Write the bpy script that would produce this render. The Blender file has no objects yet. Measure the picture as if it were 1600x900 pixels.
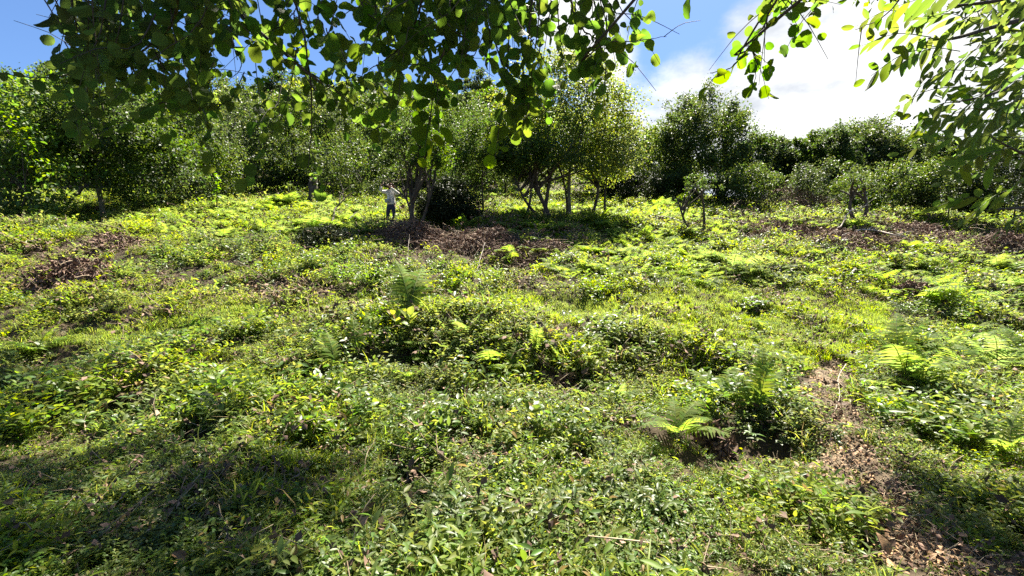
import bpy, math
import numpy as np
from math import radians as R, sin, cos, pi
from mathutils import Matrix, Vector

# ------------------------------------------------------------------ camera, sky, sun, exposure
S = bpy.context.scene
COL = S.collection
F_PX, ZC = 671.0, 1.55                       # focal length in 1600-px photo pixels, eye height
cam_d = bpy.data.cameras.new("camera")
cam_d.sensor_width = 36.0
cam_d.lens = 36.0 * F_PX / 1600.0
cam_d.clip_start, cam_d.clip_end = 0.05, 3000
cam = bpy.data.objects.new("camera", cam_d)
cam.location = (0, 0, ZC)
cam.rotation_euler = (R(90), 0, 0)
COL.objects.link(cam)
S.camera = cam

SUN_EL, SUN_AZ = 59.0, 22.0                  # azimuth measured from +y towards +x
SUNV = np.array([sin(R(SUN_AZ)) * cos(R(SUN_EL)), cos(R(SUN_AZ)) * cos(R(SUN_EL)), sin(R(SUN_EL))])
sun_d = bpy.data.lights.new("sun", 'SUN')
sun_d.energy, sun_d.angle, sun_d.color = 5.0, R(0.53), (1.0, 0.94, 0.81)
sun = bpy.data.objects.new("sun", sun_d)
sun.rotation_euler = Vector(SUNV).to_track_quat('Z', 'Y').to_euler()
sun.location = (20, 40, 60)
COL.objects.link(sun)

S.view_settings.view_transform = 'Standard'
S.view_settings.look = 'None'
S.view_settings.exposure = 2.38
S.view_settings.gamma = 1.0
S.cycles.max_bounces = 8
S.cycles.diffuse_bounces = 3
S.cycles.glossy_bounces = 2
S.cycles.transmission_bounces = 4
S.cycles.use_denoising = False
S.cycles.sample_clamp_indirect = 6.0


def px_dir(px, py):
    v = np.array([(px - 800) / F_PX, 1.0, -(py - 450) / F_PX])
    return v / np.linalg.norm(v)


W = bpy.data.worlds.new("World")
S.world = W
W.use_nodes = True


class NT:
    """tiny node-tree helper"""
    def __init__(s, tree):
        s.t = tree

    def n(s, typ, **kw):
        nd = s.t.nodes.new(typ)
        for k, v in kw.items():
            setattr(nd, k, v)
        return nd

    def l(s, a, b):
        s.t.links.new(a, b)

    def val(s, sock, v):
        if isinstance(v, bpy.types.NodeSocket):
            s.l(v, sock)
        else:
            sock.default_value = v

    def math(s, op, a, b=0.0, clamp=False):
        nd = s.n('ShaderNodeMath', operation=op, use_clamp=clamp)
        s.val(nd.inputs[0], a)
        s.val(nd.inputs[1], b)
        return nd.outputs[0]

    def maprange(s, v, a, b, c, d, smooth=True):
        nd = s.n('ShaderNodeMapRange', interpolation_type='SMOOTHSTEP' if smooth else 'LINEAR')
        s.val(nd.inputs[0], v)
        for i, x in enumerate((a, b, c, d)):
            s.val(nd.inputs[1 + i], x)
        return nd.outputs[0]

    def noise(s, vec, scale, detail=4, rough=0.55, dist=0.0):
        nd = s.n('ShaderNodeTexNoise')
        if vec is not None:
            s.l(vec, nd.inputs['Vector'])
        nd.inputs['Scale'].default_value = scale
        nd.inputs['Detail'].default_value = detail
        nd.inputs['Roughness'].default_value = rough
        nd.inputs['Distortion'].default_value = dist
        return nd.outputs[0]

    def mix(s, f, a, b, blend='MIX'):
        nd = s.n('ShaderNodeMix', data_type='RGBA', blend_type=blend)
        s.val(nd.inputs[0], f)
        s.val(nd.inputs[6], a)
        s.val(nd.inputs[7], b)
        return nd.outputs[2]


def rgba(c):
    return (c[0], c[1], c[2], 1.0)


wt = NT(W.node_tree)
W.node_tree.nodes.clear()
w_out = wt.n('ShaderNodeOutputWorld')
w_bg = wt.n('ShaderNodeBackground')
w_bg.inputs['Strength'].default_value = 0.05
sky = wt.n('ShaderNodeTexSky', sky_type='NISHITA', sun_disc=False, sun_elevation=R(SUN_EL), sun_rotation=R(SUN_AZ),
           altitude=200, air_density=1.0, dust_density=0.6, ozone_density=1.6)
tc = wt.n('ShaderNodeTexCoord')
dirv = tc.outputs['Generated']
sep = wt.n('ShaderNodeSeparateXYZ')
wt.l(dirv, sep.inputs[0])
# clouds lie on a flat layer overhead: project the view direction on that layer
zc_ = wt.math('ADD', wt.math('MAXIMUM', sep.outputs[2], 0.0), 0.22)
cmb = wt.n('ShaderNodeCombineXYZ')
wt.l(wt.math('DIVIDE', sep.outputs[0], zc_), cmb.inputs[0])
wt.l(wt.math('DIVIDE', sep.outputs[1], zc_), cmb.inputs[1])
cn = wt.noise(cmb.outputs[0], 1.7, 12, 0.64, 0.35)
cn2 = wt.noise(cmb.outputs[0], 3.2, 7, 0.6, 0.1)
bias = None
for (cx, cy, rad, amt) in ((1290, 110, 0.36, 0.62), (1560, 120, 0.40, 0.5), (930, 25, 0.15, 0.5), (1000, 185, 0.18, 0.40), (1180, 20, 0.07, 0.14),
                           (1100, 60, 0.22, -0.42), (300, 60, 0.55, -0.30)):
    v = px_dir(cx, cy)
    dp = wt.n('ShaderNodeVectorMath', operation='DOT_PRODUCT')
    wt.l(dirv, dp.inputs[0])
    dp.inputs[1].default_value = tuple(v)
    b = wt.maprange(dp.outputs['Value'], cos(rad), 1.0, 0.0, amt)
    bias = b if bias is None else wt.math('ADD', bias, b)
dens = wt.math('ADD', wt.math('ADD', cn, wt.math('MULTIPLY', cn2, 0.25)), bias)
cmask = wt.maprange(dens, 0.66, 0.98, 0.0, 1.0)
ccol = wt.mix(wt.maprange(wt.noise(cmb.outputs[0], 2.1, 7, 0.6), 0.44, 0.66, 0, 1), (4.8, 4.85, 4.9, 1), (2.8, 3.0, 3.3, 1))
skyc = wt.mix(1.0, sky.outputs[0], (0.48, 0.60, 0.75, 1), 'MULTIPLY')
wt.l(wt.mix(cmask, skyc, ccol), w_bg.inputs['Color'])
wt.l(w_bg.outputs[0], w_out.inputs[0])


# ------------------------------------------------------------------ numeric helpers
def rng(seed):
    return np.random.default_rng(seed)


def hash2(ix, iy, seed):
    h = (ix.astype(np.int64) * 374761393 + iy.astype(np.int64) * 668265263 + seed * 974634653) & 0x7fffffff
    h = ((h ^ (h >> 13)) * 1274126177) & 0x7fffffff
    return ((h ^ (h >> 16)) & 0xffff) / 65535.0


def vnoise(x, y, scale, seed=0):
    x = np.asarray(x, float) / scale
    y = np.asarray(y, float) / scale
    ix, iy = np.floor(x), np.floor(y)
    fx, fy = x - ix, y - iy
    fx = fx * fx * (3 - 2 * fx)
    fy = fy * fy * (3 - 2 * fy)
    a, b = hash2(ix, iy, seed), hash2(ix + 1, iy, seed)
    c, d = hash2(ix, iy + 1, seed), hash2(ix + 1, iy + 1, seed)
    return (a * (1 - fx) + b * fx) * (1 - fy) + (c * (1 - fx) + d * fx) * fy


def fbm(x, y, scale, seed=0, oct=4):
    t, amp, tot = 0, 1.0, 0
    for o in range(oct):
        t = t + amp * vnoise(x, y, scale / 2 ** o, seed + 17 * o)
        tot += amp
        amp *= 0.5
    return t / tot


# ------------------------------------------------------------------ the terrain (height in metres)
DK = np.array([2.3, 3.2, 4.2, 5.8, 7.5, 9.5, 12.5, 16, 19, 25, 32, 45, 70, 110, 160])
RK = {-1.2: [900, 795, 715, 628, 548, 455, 388, 352, 338, 322, 310, 296, 262, 222, 215],
      -.60: [900, 787, 702, 612, 500, 462, 408, 364, 340, 317, 303, 290, 250, 190, 185],
      0.00: [900, 783, 694, 608, 490, 464, 420, 380, 352, 327, 311, 296, 250, 200, 195],
      0.35: [900, 785, 700, 622, 524, 484, 432, 388, 358, 330, 315, 306, 300, 310, 340],
      0.60: [900, 788, 706, 625, 560, 515, 450, 400, 368, 337, 322, 318, 330, 350, 380],
      1.20: [900, 798, 722, 648, 592, 548, 482, 424, 388, 350, 330, 322, 335, 355, 385]}
UK = np.array(sorted(RK))
HOLES = []                                   # x, y, radius of shaded hollows dug in the bank
LD = np.linspace(np.log(2.3), np.log(160), 500)
ZT = []
for u in UK:
    zz = ZC - (np.array(RK[u]) - 450) / F_PX * DK
    z = np.interp(np.exp(LD), DK, zz)
    k = np.ones(11) / 11
    zp = np.pad(z, 5, mode='edge')
    ZT.append(np.convolve(zp, k, 'valid'))
ZT = np.array(ZT)


def H(x, y, detail=True):
    x = np.asarray(x, float)
    y = np.asarray(y, float)
    yc = np.clip(y, 2.3, 159.9)
    u = np.clip(x / yc, UK[0], UK[-1] - 1e-6)
    i = np.clip(np.searchsorted(UK, u, side='right') - 1, 0, len(UK) - 2)
    f = (u - UK[i]) / (UK[i + 1] - UK[i])
    f = f * f * (3 - 2 * f)
    q = (np.log(yc) - LD[0]) / (LD[-1] - LD[0]) * (len(LD) - 1)
    j = np.clip(q.astype(int), 0, len(LD) - 2)
    g = q - j
    z = ((ZT[i, j] * (1 - g) + ZT[i, j + 1] * g) * (1 - f) + (ZT[i + 1, j] * (1 - g) + ZT[i + 1, j + 1] * g) * f)
    z = z * np.clip((y + 6) / 8.3, 0, 1)
    if detail:
        a = np.clip((y - 2.0) / 3.0, 0.15, 1) * np.clip(1 - (y - 60) / 60, 0.2, 1)
        z = z + a * ((fbm(x, y, 1.5, 3) - 0.5) * 0.48 + (vnoise(x, y, 0.5, 9) - 0.5) * 0.10)
        z = z + np.clip((y - 4.0) / 3, 0, 1) * np.clip(1 - (y - 30) / 20, 0, 1) * (1 - np.abs(2 * fbm(x * 0.55, y, 1.9, 15, 3) - 1) - 0.8) * 0.55
        z = z + np.clip((y - 10) / 15, 0, 1) * (fbm(x, y, 6.0, 5) - 0.5) * 0.7
        for hx, hy, hr in HOLES:
            q = ((x - hx) / (hr * 1.5)) ** 2 + ((y - hy) / hr) ** 2
            z = z - 0.75 * hr * np.exp(-q ** 2)
    return z


DS = np.exp(np.linspace(np.log(1.2), np.log(150), 1500))


def gp(px, py):
    """where the ray through a photo pixel first meets the ground"""
    u = (px - 800) / F_PX
    ray = ZC - (py - 450) / F_PX * DS
    hit = np.nonzero(H(u * DS, DS) >= ray)[0]
    d = DS[hit[0]] if len(hit) else 60.0
    return np.array([u * d, d, float(H(np.array(u * d), np.array(d)))])


for q_ in ((655, 562, .32), (775, 596, .26), (880, 606, .26), (965, 556, .22), (1175, 682, .36), (560, 556, .30), (330, 566, .34), (1470, 652, .42), (640, 752, .20), (470, 702, .22),
           (1105, 716, .22), (190, 640, .30), (500, 600, .24), (1010, 640, .22), (90, 560, .34), (1330, 640, .18), (300, 690, .2), (740, 690, .18), (1400, 610, .3)):
    p_ = gp(q_[0], q_[1])
    HOLES.append((p_[0], p_[1], q_[2]))


def in_hole(x, y, grow=0.85):
    m = np.zeros(np.shape(x), bool)
    for hx, hy, hr in HOLES:
        m |= ((x - hx) / (hr * 1.5)) ** 2 + ((y - hy) / hr) ** 2 < grow ** 2
    return m


def gd(px, d):
    x = (px - 800) / F_PX * d
    return np.array([x, d, float(H(np.array(x), np.array(d)))])


def pp(px, py, d):
    """point at depth d on the ray through a photo pixel"""
    return np.array([(px - 800) / F_PX * d, d, ZC - (py - 450) / F_PX * d])


def to_px(P):
    P = np.asarray(P)
    y = np.maximum(P[..., 1], 0.1)
    return 800 + F_PX * P[..., 0] / y, 450 - F_PX * (P[..., 2] - ZC) / y


# ------------------------------------------------------------------ mesh helpers
def new_mesh(name, V, F, mat=None, UV=None, smooth=False, mats=None, midx=None):
    V = np.ascontiguousarray(V, dtype=np.float32)
    F = np.ascontiguousarray(F, dtype=np.int32)
    me = bpy.data.meshes.new(name)
    me.vertices.add(len(V))
    me.vertices.foreach_set('co', V.ravel())
    n, k = F.shape
    me.loops.add(n * k)
    me.loops.foreach_set('vertex_index', F.ravel())
    me.polygons.add(n)
    me.polygons.foreach_set('loop_start', np.arange(0, n * k, k, dtype=np.int32))
    me.polygons.foreach_set('loop_total', np.full(n, k, dtype=np.int32))
    if smooth:
        me.polygons.foreach_set('use_smooth', np.ones(n, dtype=bool))
    for m in (mats or ([mat] if mat else [])):
        me.materials.append(m)
    if midx is not None:
        me.polygons.foreach_set('material_index', np.ascontiguousarray(midx, dtype=np.int32))
    if UV is not None:
        ul = me.uv_layers.new(name='UVMap')
        ul.data.foreach_set('uv', np.ascontiguousarray(np.asarray(UV)[F.ravel()], dtype=np.float32).ravel())
    me.update()
    return me


class MB:
    """collects triangles (with uv and a material slot) into one mesh"""
    def __init__(s):
        s.V, s.F, s.U, s.M, s.n = [], [], [], [], 0

    def add(s, V, F, U=None, m=0):
        V = np.asarray(V, float)
        F = np.asarray(F, int)
        s.V.append(V)
        s.F.append(F + s.n)
        s.U.append(np.zeros((len(V), 2)) if U is None else np.asarray(U, float))
        s.M.append(np.full(len(F), m))
        s.n += len(V)
        return s

    def mesh(s, name, mats, smooth=False):
        return new_mesh(name, np.concatenate(s.V), np.concatenate(s.F), UV=np.concatenate(s.U), smooth=smooth,
                        mats=mats if isinstance(mats, (list, tuple)) else [mats], midx=np.concatenate(s.M))


def norm(v):
    v = np.asarray(v, float)
    return v / np.maximum(np.linalg.norm(v, axis=-1, keepdims=True), 1e-9)


def smooth_path(P, n):
    P = np.asarray(P, float)
    t = np.linspace(0, len(P) - 1, n)
    Q = np.concatenate([[2 * P[0] - P[1]], P, [2 * P[-1] - P[-2]]])
    i = np.clip(t.astype(int), 0, len(P) - 2)
    f = (t - i)[:, None]
    a, b, c, d = Q[i], Q[i + 1], Q[i + 2], Q[i + 3]
    return 0.5 * ((2 * b) + (-a + c) * f + (2 * a - 5 * b + 4 * c - d) * f ** 2 + (-a + 3 * b - 3 * c + d) * f ** 3)


def tube(P, r, sides=6, cap=True, wob=0.0, seed=0):
    P = np.asarray(P, float)
    n = len(P)
    r = np.broadcast_to(np.asarray(r, float), (n,))
    T = norm(np.gradient(P, axis=0))
    ref = np.array([0.31, 0.9, 0.2]) if abs(T[0][2]) > 0.7 else np.array([0, 0, 1.0])
    A = norm(np.cross(T, ref))
    B = np.cross(T, A)
    a = np.arange(sides) * 2 * pi / sides
    rr = r[:, None] * np.ones(sides)[None]
    if wob:
        rr = rr * (1 + wob * (rng(seed).random((n, sides)) - 0.5) * 2)
    V = (P[:, None] + rr[..., None] * (np.cos(a)[None, :, None] * A[:, None] + np.sin(a)[None, :, None] * B[:, None])).reshape(-1, 3)
    i = np.arange(n - 1)[:, None] * sides
    k = np.arange(sides)[None]
    k2 = (k + 1) % sides
    q = np.stack([i + k, i + k2, i + sides + k2, i + sides + k], -1).reshape(-1, 4)
    F = np.concatenate([q[:, [0, 1, 2]], q[:, [0, 2, 3]]])
    if cap:
        V = np.concatenate([V, P[:1], P[-1:]])
        c0, c1 = n * sides, n * sides + 1
        kk = np.arange(sides)
        k2 = (kk + 1) % sides
        F = np.concatenate([F, np.stack([k2, kk, np.full(sides, c0)], -1),
                            np.stack([(n - 1) * sides + kk, (n - 1) * sides + k2, np.full(sides, c1)], -1)])
    L = np.concatenate([[0], np.cumsum(np.linalg.norm(np.diff(P, axis=0), axis=1))])
    U = np.stack([np.tile(np.arange(sides) / sides, n), np.repeat(L, sides)], -1)
    if cap:
        U = np.concatenate([U, [[0, 0], [0, L[-1]]]])
    return V, F, U


def frames(L, N):
    """matrices whose columns are width, length, normal"""
    L = norm(L)
    Wd = norm(np.cross(L, N))
    N2 = np.cross(Wd, L)
    return np.stack([Wd, L, N2], -1)


def stamp(tV, tF, M, P, sc):
    """copies of a template at many places, as arrays"""
    n, k = len(P), len(tV)
    V = np.einsum('nij,kj->nki', M * np.asarray(sc)[:, None, None], tV) + P[:, None]
    F = tF[None] + (np.arange(n) * k)[:, None, None]
    return V.reshape(-1, 3), F.reshape(-1, tF.shape[1])


def leaf_grid(width, rows=8, cols=4, aspect=0.8, serr=0.0, fold=0.25, droop=0.2, wave=0.0, seed=0):
    """a leaf of unit length along +y, base at the origin; width(t) gives the outline"""
    g = rng(seed)
    t = np.linspace(0, 1, rows + 1)
    s = np.linspace(-1, 1, cols + 1)
    w = width(t) * aspect * 0.5
    ser = np.where(np.arange(rows + 1) % 2 == 0, 1 - serr, 1 + serr)
    ser[0] = ser[-1] = 1
    X = (w * ser)[:, None] * s[None]
    Y = np.repeat(t[:, None], cols + 1, 1) + 0.05 * np.abs(s)[None] * np.sin(pi * t)[:, None]
    Z = fold * np.abs(X) - droop * (t[:, None] ** 2) + wave * np.sin(t[:, None] * 9 + g.random() * 6) * np.abs(s)[None] * np.sin(pi * t)[:, None]
    V = np.stack([X, Y, Z], -1).reshape(-1, 3)
    U = np.stack([np.repeat(s[None] * 0.5 + 0.5, rows + 1, 0), np.repeat(t[:, None], cols + 1, 1)], -1).reshape(-1, 2)
    i = (np.arange(rows)[:, None] * (cols + 1) + np.arange(cols)[None]).ravel()
    q = np.stack([i, i + 1, i + cols + 2, i + cols + 1], -1)
    return V, np.concatenate([q[:, [0, 1, 2]], q[:, [0, 2, 3]]]), U


def w_round(t):
    return np.sqrt(np.clip(1 - (2 * t - 1.06) ** 2 / 1.13, 0, 1)) * np.where(t < 0.02, 0.15, 1)


def w_ovate(t):
    return np.clip(2.35 * (t + 0.02) ** 0.55 * (1 - t) ** 0.8, 0, 1)


def w_lance(t):
    return np.clip(2.0 * (t + 0.01) ** 0.6 * (1 - t) ** 0.95, 0, 1) * 0.95


RHOMB_V = np.array([[0, 0, 0], [0.36, 0.5, 0.1], [0, 1.0, -0.06], [-0.36, 0.5, 0.1]])
RHOMB_F = np.array([[0, 1, 2], [0, 2, 3]])
LANCE4_V = np.array([[0, 0, 0], [0.17, 0.3, 0.05], [0.15, 0.62, 0.03], [0, 1, -0.12], [-0.15, 0.62, 0.03], [-0.17, 0.3, 0.05], [0, 0.3, 0.0], [0, 0.62, -0.02]])
LANCE4_F = np.array([[0, 1, 6], [1, 2, 7], [1, 7, 6], [2, 3, 7], [0, 6, 5], [6, 7, 4], [6, 4, 5], [7, 3, 4]])


# ------------------------------------------------------------------ object helpers
def link(o, parent=None):
    COL.objects.link(o)
    if parent is not None:
        o.parent = parent
    return o


def tag(o, label=None, cat=None, group=None, kind=None):
    for k, v in (('label', label), ('category', cat), ('group', group), ('kind', kind)):
        if v:
            o[k] = v
    return o


def empty(name, loc, label, cat, group=None, rz=0.0, sc=1.0):
    o = bpy.data.objects.new(name, None)
    o.empty_display_size = 0.2
    o.location = tuple(loc)
    o.rotation_euler = (0, 0, rz)
    o.scale = (sc, sc, sc)
    return tag(link(o), label, cat, group)


def obj(name, me, parent=None, loc=None, kind=None):
    o = bpy.data.objects.new(name, me)
    if loc is not None:
        o.location = tuple(loc)
    link(o, parent)
    if kind:
        o['kind'] = kind
    return o


def mat4(M, p, s):
    m = Matrix.Identity(4)
    for i in range(3):
        for j in range(3):
            m[i][j] = float(M[i, j] * s)
        m[i][3] = float(p[i])
    return m


def foliage(parent, origin, temps, mats, P, M, sc, n_parts, order=None, part='leaf', rest='foliage'):
    """the leaves that show largest become parts (shared mesh data); the others one part of kind stuff"""
    n = len(P)
    order = np.arange(n) if order is None else order
    big, small = order[:n_parts], order[n_parts:]
    meshes = [new_mesh(part, t[0], t[1], mats, t[2], smooth=True) for t in temps]
    vi = rng(n + 5).integers(0, len(temps), n)
    for k in big:
        o = bpy.data.objects.new(part, meshes[vi[k]])
        o.matrix_basis = mat4(M[k], P[k] - origin, sc[k])
        link(o, parent)
    if len(small):
        b = MB()
        for v, t in enumerate(temps):
            s_ = small[vi[small] == v]
            if len(s_):
                V, F = stamp(t[0], t[1], M[s_], P[s_] - origin, sc[s_])
                b.add(V, F, np.tile(t[2], (len(s_), 1)))
        obj(rest, b.mesh(rest, mats, smooth=True), parent, kind='stuff')


# ------------------------------------------------------------------ materials
def leaf_mat(name, base, trans, tf=0.45, rough=0.42, spec=0.5, var=0.25, hue=0.03, veins=False, patch=None, alt=None, alt_amt=0.0):
    m = bpy.data.materials.new(name)
    m.use_nodes = True
    t = NT(m.node_tree)
    m.node_tree.nodes.clear()
    out = t.n('ShaderNodeOutputMaterial')
    geo = t.n('ShaderNodeNewGeometry')
    oi = t.n('ShaderNodeObjectInfo')
    r = t.math('FRACT', t.math('ADD', geo.outputs['Random Per Island'], t.math('MULTIPLY', oi.outputs['Random'], 7.31)))
    r2 = t.math('FRACT', t.math('MULTIPLY', r, 13.7))
    pn = t.noise(geo.outputs['Position'], patch or 0.35, 4, 0.6)

    def tint(c, c_alt):
        h = t.n('ShaderNodeHueSaturation')
        t.l(t.maprange(r, 0, 1, 0.5 - hue, 0.5 + hue, False), h.inputs['Hue'])
        t.l(t.maprange(pn, 0.3, 0.7, 0.85, 1.1), h.inputs['Saturation'])
        v = t.math('MULTIPLY', t.maprange(r2, 0, 1, 1 - var, 1 + var, False), t.maprange(pn, 0.3, 0.7, 0.8, 1.2))
        t.l(v, h.inputs['Value'])
        h.inputs['Color'].default_value = rgba(c)
        res = h.outputs[0]
        if c_alt is not None:
            sel = t.math('GREATER_THAN', t.math('FRACT', t.math('MULTIPLY', r, 29.3)), 1 - alt_amt)
            res = t.mix(sel, res, rgba(c_alt))
        return res
    cb = tint(base, alt)
    ct = tint(trans, None if alt is None else tuple(a * 1.2 for a in alt))
    p = t.n('ShaderNodeBsdfPrincipled')
    if veins:
        uv = t.n('ShaderNodeUVMap')
        sx = t.n('ShaderNodeSeparateXYZ')
        t.l(uv.outputs[0], sx.inputs[0])
        ax = t.math('ABSOLUTE', t.math('SUBTRACT', sx.outputs[0], 0.5))
        ph = t.math('SUBTRACT', t.math('MULTIPLY', sx.outputs[1], 8.0), t.math('MULTIPLY', ax, 5.0))
        tri = t.math('ABSOLUTE', t.math('SUBTRACT', t.math('FRACT', ph), 0.5))
        side = t.maprange(tri, 0.0, 0.13, 1.0, 0.0)
        mid = t.maprange(ax, 0.0, 0.035, 1.0, 0.0)
        vein = t.math('MAXIMUM', t.math('MULTIPLY', side, 0.6), mid)
        ct = t.mix(t.math('MULTIPLY', vein, 0.55), ct, rgba(tuple(x * 0.45 for x in trans)))
        cb = t.mix(t.math('MULTIPLY', vein, 0.4), cb, rgba(tuple(min(1, x * 1.7) for x in base)))
        bp = t.n('ShaderNodeBump')
        bp.inputs['Strength'].default_value = 0.35
        bp.inputs['Distance'].default_value = 0.004
        t.l(t.math('SUBTRACT', t.maprange(tri, 0, 0.5, 0, 1), vein), bp.inputs['Height'])
        t.l(bp.outputs[0], p.inputs['Normal'])
    t.l(cb, p.inputs['Base Color'])
    p.inputs['Roughness'].default_value = rough
    p.inputs['Specular IOR Level'].default_value = spec
    tr = t.n('ShaderNodeBsdfTranslucent')
    t.l(ct, tr.inputs['Color'])
    mx = t.n('ShaderNodeMixShader')
    mx.inputs[0].default_value = tf
    t.l(p.outputs[0], mx.inputs[1])
    t.l(tr.outputs[0], mx.inputs[2])
    t.l(mx.outputs[0], out.inputs[0])
    return m


def plain_mat(name, c1, c2, scale=8.0, rough=0.85, bump=0.3, spec=0.3, stretch=(1, 1, 1), dist=0.01, isl=0.25):
    m = bpy.data.materials.new(name)
    m.use_nodes = True
    t = NT(m.node_tree)
    p = m.node_tree.nodes['Principled BSDF']
    tc_ = t.n('ShaderNodeTexCoord')
    mp = t.n('ShaderNodeMapping')
    t.l(tc_.outputs['Object'], mp.inputs[0])
    mp.inputs['Scale'].default_value = stretch
    n1 = t.noise(mp.outputs[0], scale, 8, 0.62)
    n2 = t.noise(mp.outputs[0], scale * 4.7, 5, 0.6)
    geo = t.n('ShaderNodeNewGeometry')
    c = t.mix(t.maprange(n1, 0.3, 0.7, 0, 1), rgba(c1), rgba(c2))
    h = t.n('ShaderNodeHueSaturation')
    t.l(c, h.inputs['Color'])
    t.l(t.math('MULTIPLY', t.maprange(geo.outputs['Random Per Island'], 0, 1, 1 - isl, 1 + isl, False), t.maprange(n2, 0.3, 0.7, 0.75, 1.25)), h.inputs['Value'])
    t.l(h.outputs[0], p.inputs['Base Color'])
    p.inputs['Roughness'].default_value = rough
    p.inputs['Specular IOR Level'].default_value = spec
    b = t.n('ShaderNodeBump')
    b.inputs['Strength'].default_value = bump
    b.inputs['Distance'].default_value = dist
    t.l(t.math('ADD', n1, t.math('MULTIPLY', n2, 0.5)), b.inputs['Height'])
    t.l(b.outputs[0], p.inputs['Normal'])
    return m


M_WEED = leaf_mat('weed_leaf', (0.112, 0.148, 0.021), (0.325, 0.40, 0.032), 0.47, 0.48, 0.18, 0.3, 0.035, patch=0.8, alt=(0.22, 0.15, 0.05), alt_amt=0.04)
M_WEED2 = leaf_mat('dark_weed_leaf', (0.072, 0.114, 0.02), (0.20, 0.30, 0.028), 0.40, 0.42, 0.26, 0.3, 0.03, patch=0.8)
M_GRASS = leaf_mat('grass_blade', (0.12, 0.152, 0.022), (0.37, 0.45, 0.035), 0.45, 0.5, 0.2, 0.28, 0.035, patch=0.6, alt=(0.25, 0.19, 0.08), alt_amt=0.06)
M_LAWN = leaf_mat('lawn_blade', (0.128, 0.172, 0.022), (0.38, 0.48, 0.04), 0.46, 0.5, 0.18, 0.22, 0.03, patch=0.7)
M_FERN = leaf_mat('fern_frond', (0.105, 0.15, 0.028), (0.31, 0.42, 0.046), 0.52, 0.6, 0.05, 0.25, 0.03, patch=0.5)
M_ROUND = leaf_mat('round_leaf', (0.024, 0.042, 0.008), (0.19, 0.31, 0.016), 0.5, 0.55, 0.10, 0.25, 0.03, veins=True)
M_LEAFLET = leaf_mat('leaflet', (0.03, 0.055, 0.009), (0.23, 0.34, 0.018), 0.5, 0.5, 0.15, 0.25, 0.03, veins=True)
M_BUSHLEAF = leaf_mat('bush_leaf', (0.055, 0.10, 0.016), (0.22, 0.34, 0.025), 0.42, 0.45, 0.25, 0.3, 0.03, veins=True)
M_CROWN_Y = leaf_mat('yellow_green_crown', (0.085, 0.118, 0.018), (0.31, 0.38, 0.032), 0.42, 0.45, 0.25, 0.35, 0.035, patch=0.3)
M_CROWN_M = leaf_mat('mid_green_crown', (0.034, 0.060, 0.012), (0.12, 0.19, 0.018), 0.38, 0.5, 0.16, 0.35, 0.03, patch=0.3)
M_CROWN_D = leaf_mat('dark_glossy_crown', (0.042, 0.068, 0.018), (0.14, 0.20, 0.026), 0.34, 0.48, 0.18, 0.35, 0.03, patch=0.3)
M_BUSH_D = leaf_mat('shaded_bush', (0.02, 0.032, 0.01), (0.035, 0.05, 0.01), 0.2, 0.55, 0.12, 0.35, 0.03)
M_DEAD = plain_mat('dead_bracken', (0.075, 0.042, 0.029), (0.23, 0.145, 0.10), 6, 0.8, 0.2, isl=0.5)
M_DEADLEAF = plain_mat('dead_leaf', (0.16, 0.08, 0.035), (0.36, 0.22, 0.11), 14, 0.7, 0.3, isl=0.35)
M_STRAW = plain_mat('dry_stem', (0.16, 0.11, 0.06), (0.36, 0.29, 0.19), 10, 0.75, 0.2, isl=0.4)
M_BARK = plain_mat('dark_bark', (0.035, 0.026, 0.018), (0.10, 0.08, 0.06), 9, 0.9, 0.9, stretch=(1, 1, 0.25), dist=0.02)
M_BARK_P = plain_mat('pale_bark', (0.075, 0.068, 0.042), (0.17, 0.155, 0.105), 7, 0.85, 0.7, stretch=(1, 1, 0.3), dist=0.015)
M_TWIG = plain_mat('twig_bark', (0.04, 0.032, 0.022), (0.09, 0.075, 0.05), 30, 0.8, 0.4)
M_STEM = plain_mat('green_stem', (0.06, 0.09, 0.02), (0.12, 0.14, 0.04), 20, 0.6, 0.1)
M_DEADWOOD = plain_mat('bleached_wood', (0.22, 0.18, 0.14), (0.46, 0.41, 0.35), 10, 0.85, 0.5, stretch=(1, 1, 1))
M_STONE = plain_mat('stone', (0.18, 0.16, 0.13), (0.34, 0.31, 0.27), 12, 0.85, 0.5)


def soil_mat(name, c1, c2, c3, moss):
    m = bpy.data.materials.new(name)
    m.use_nodes = True
    t = NT(m.node_tree)
    p = m.node_tree.nodes['Principled BSDF']
    geo = t.n('ShaderNodeNewGeometry')
    pos = geo.outputs['Position']
    a = t.noise(pos, 1.1, 8, 0.65)
    b = t.noise(pos, 14.0, 8, 0.7)
    g = t.noise(pos, 3.3, 6, 0.6)
    c = t.mix(t.maprange(a, 0.35, 0.65, 0, 1), rgba(c1), rgba(c2))
    c = t.mix(t.maprange(b, 0.52, 0.68, 0, 0.8), c, rgba(c3))
    if moss:
        c = t.mix(t.maprange(g, 0.42, 0.6, 0, 0.75), c, (0.045, 0.065, 0.016, 1))
    t.l(c, p.inputs['Base Color'])
    p.inputs['Roughness'].default_value = 0.95
    p.inputs['Specular IOR Level'].default_value = 0.15
    bp = t.n('ShaderNodeBump')
    bp.inputs['Strength'].default_value = 0.9
    bp.inputs['Distance'].default_value = 0.03
    t.l(t.math('ADD', b, t.math('MULTIPLY', g, 1.5)), bp.inputs['Height'])
    t.l(bp.outputs[0], p.inputs['Normal'])
    return m


M_SOIL = soil_mat('soil', (0.028, 0.020, 0.012), (0.055, 0.040, 0.024), (0.11, 0.08, 0.05), False)
M_DIRT = soil_mat('trodden_dirt', (0.07, 0.052, 0.034), (0.14, 0.105, 0.068), (0.23, 0.175, 0.12), False)

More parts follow.
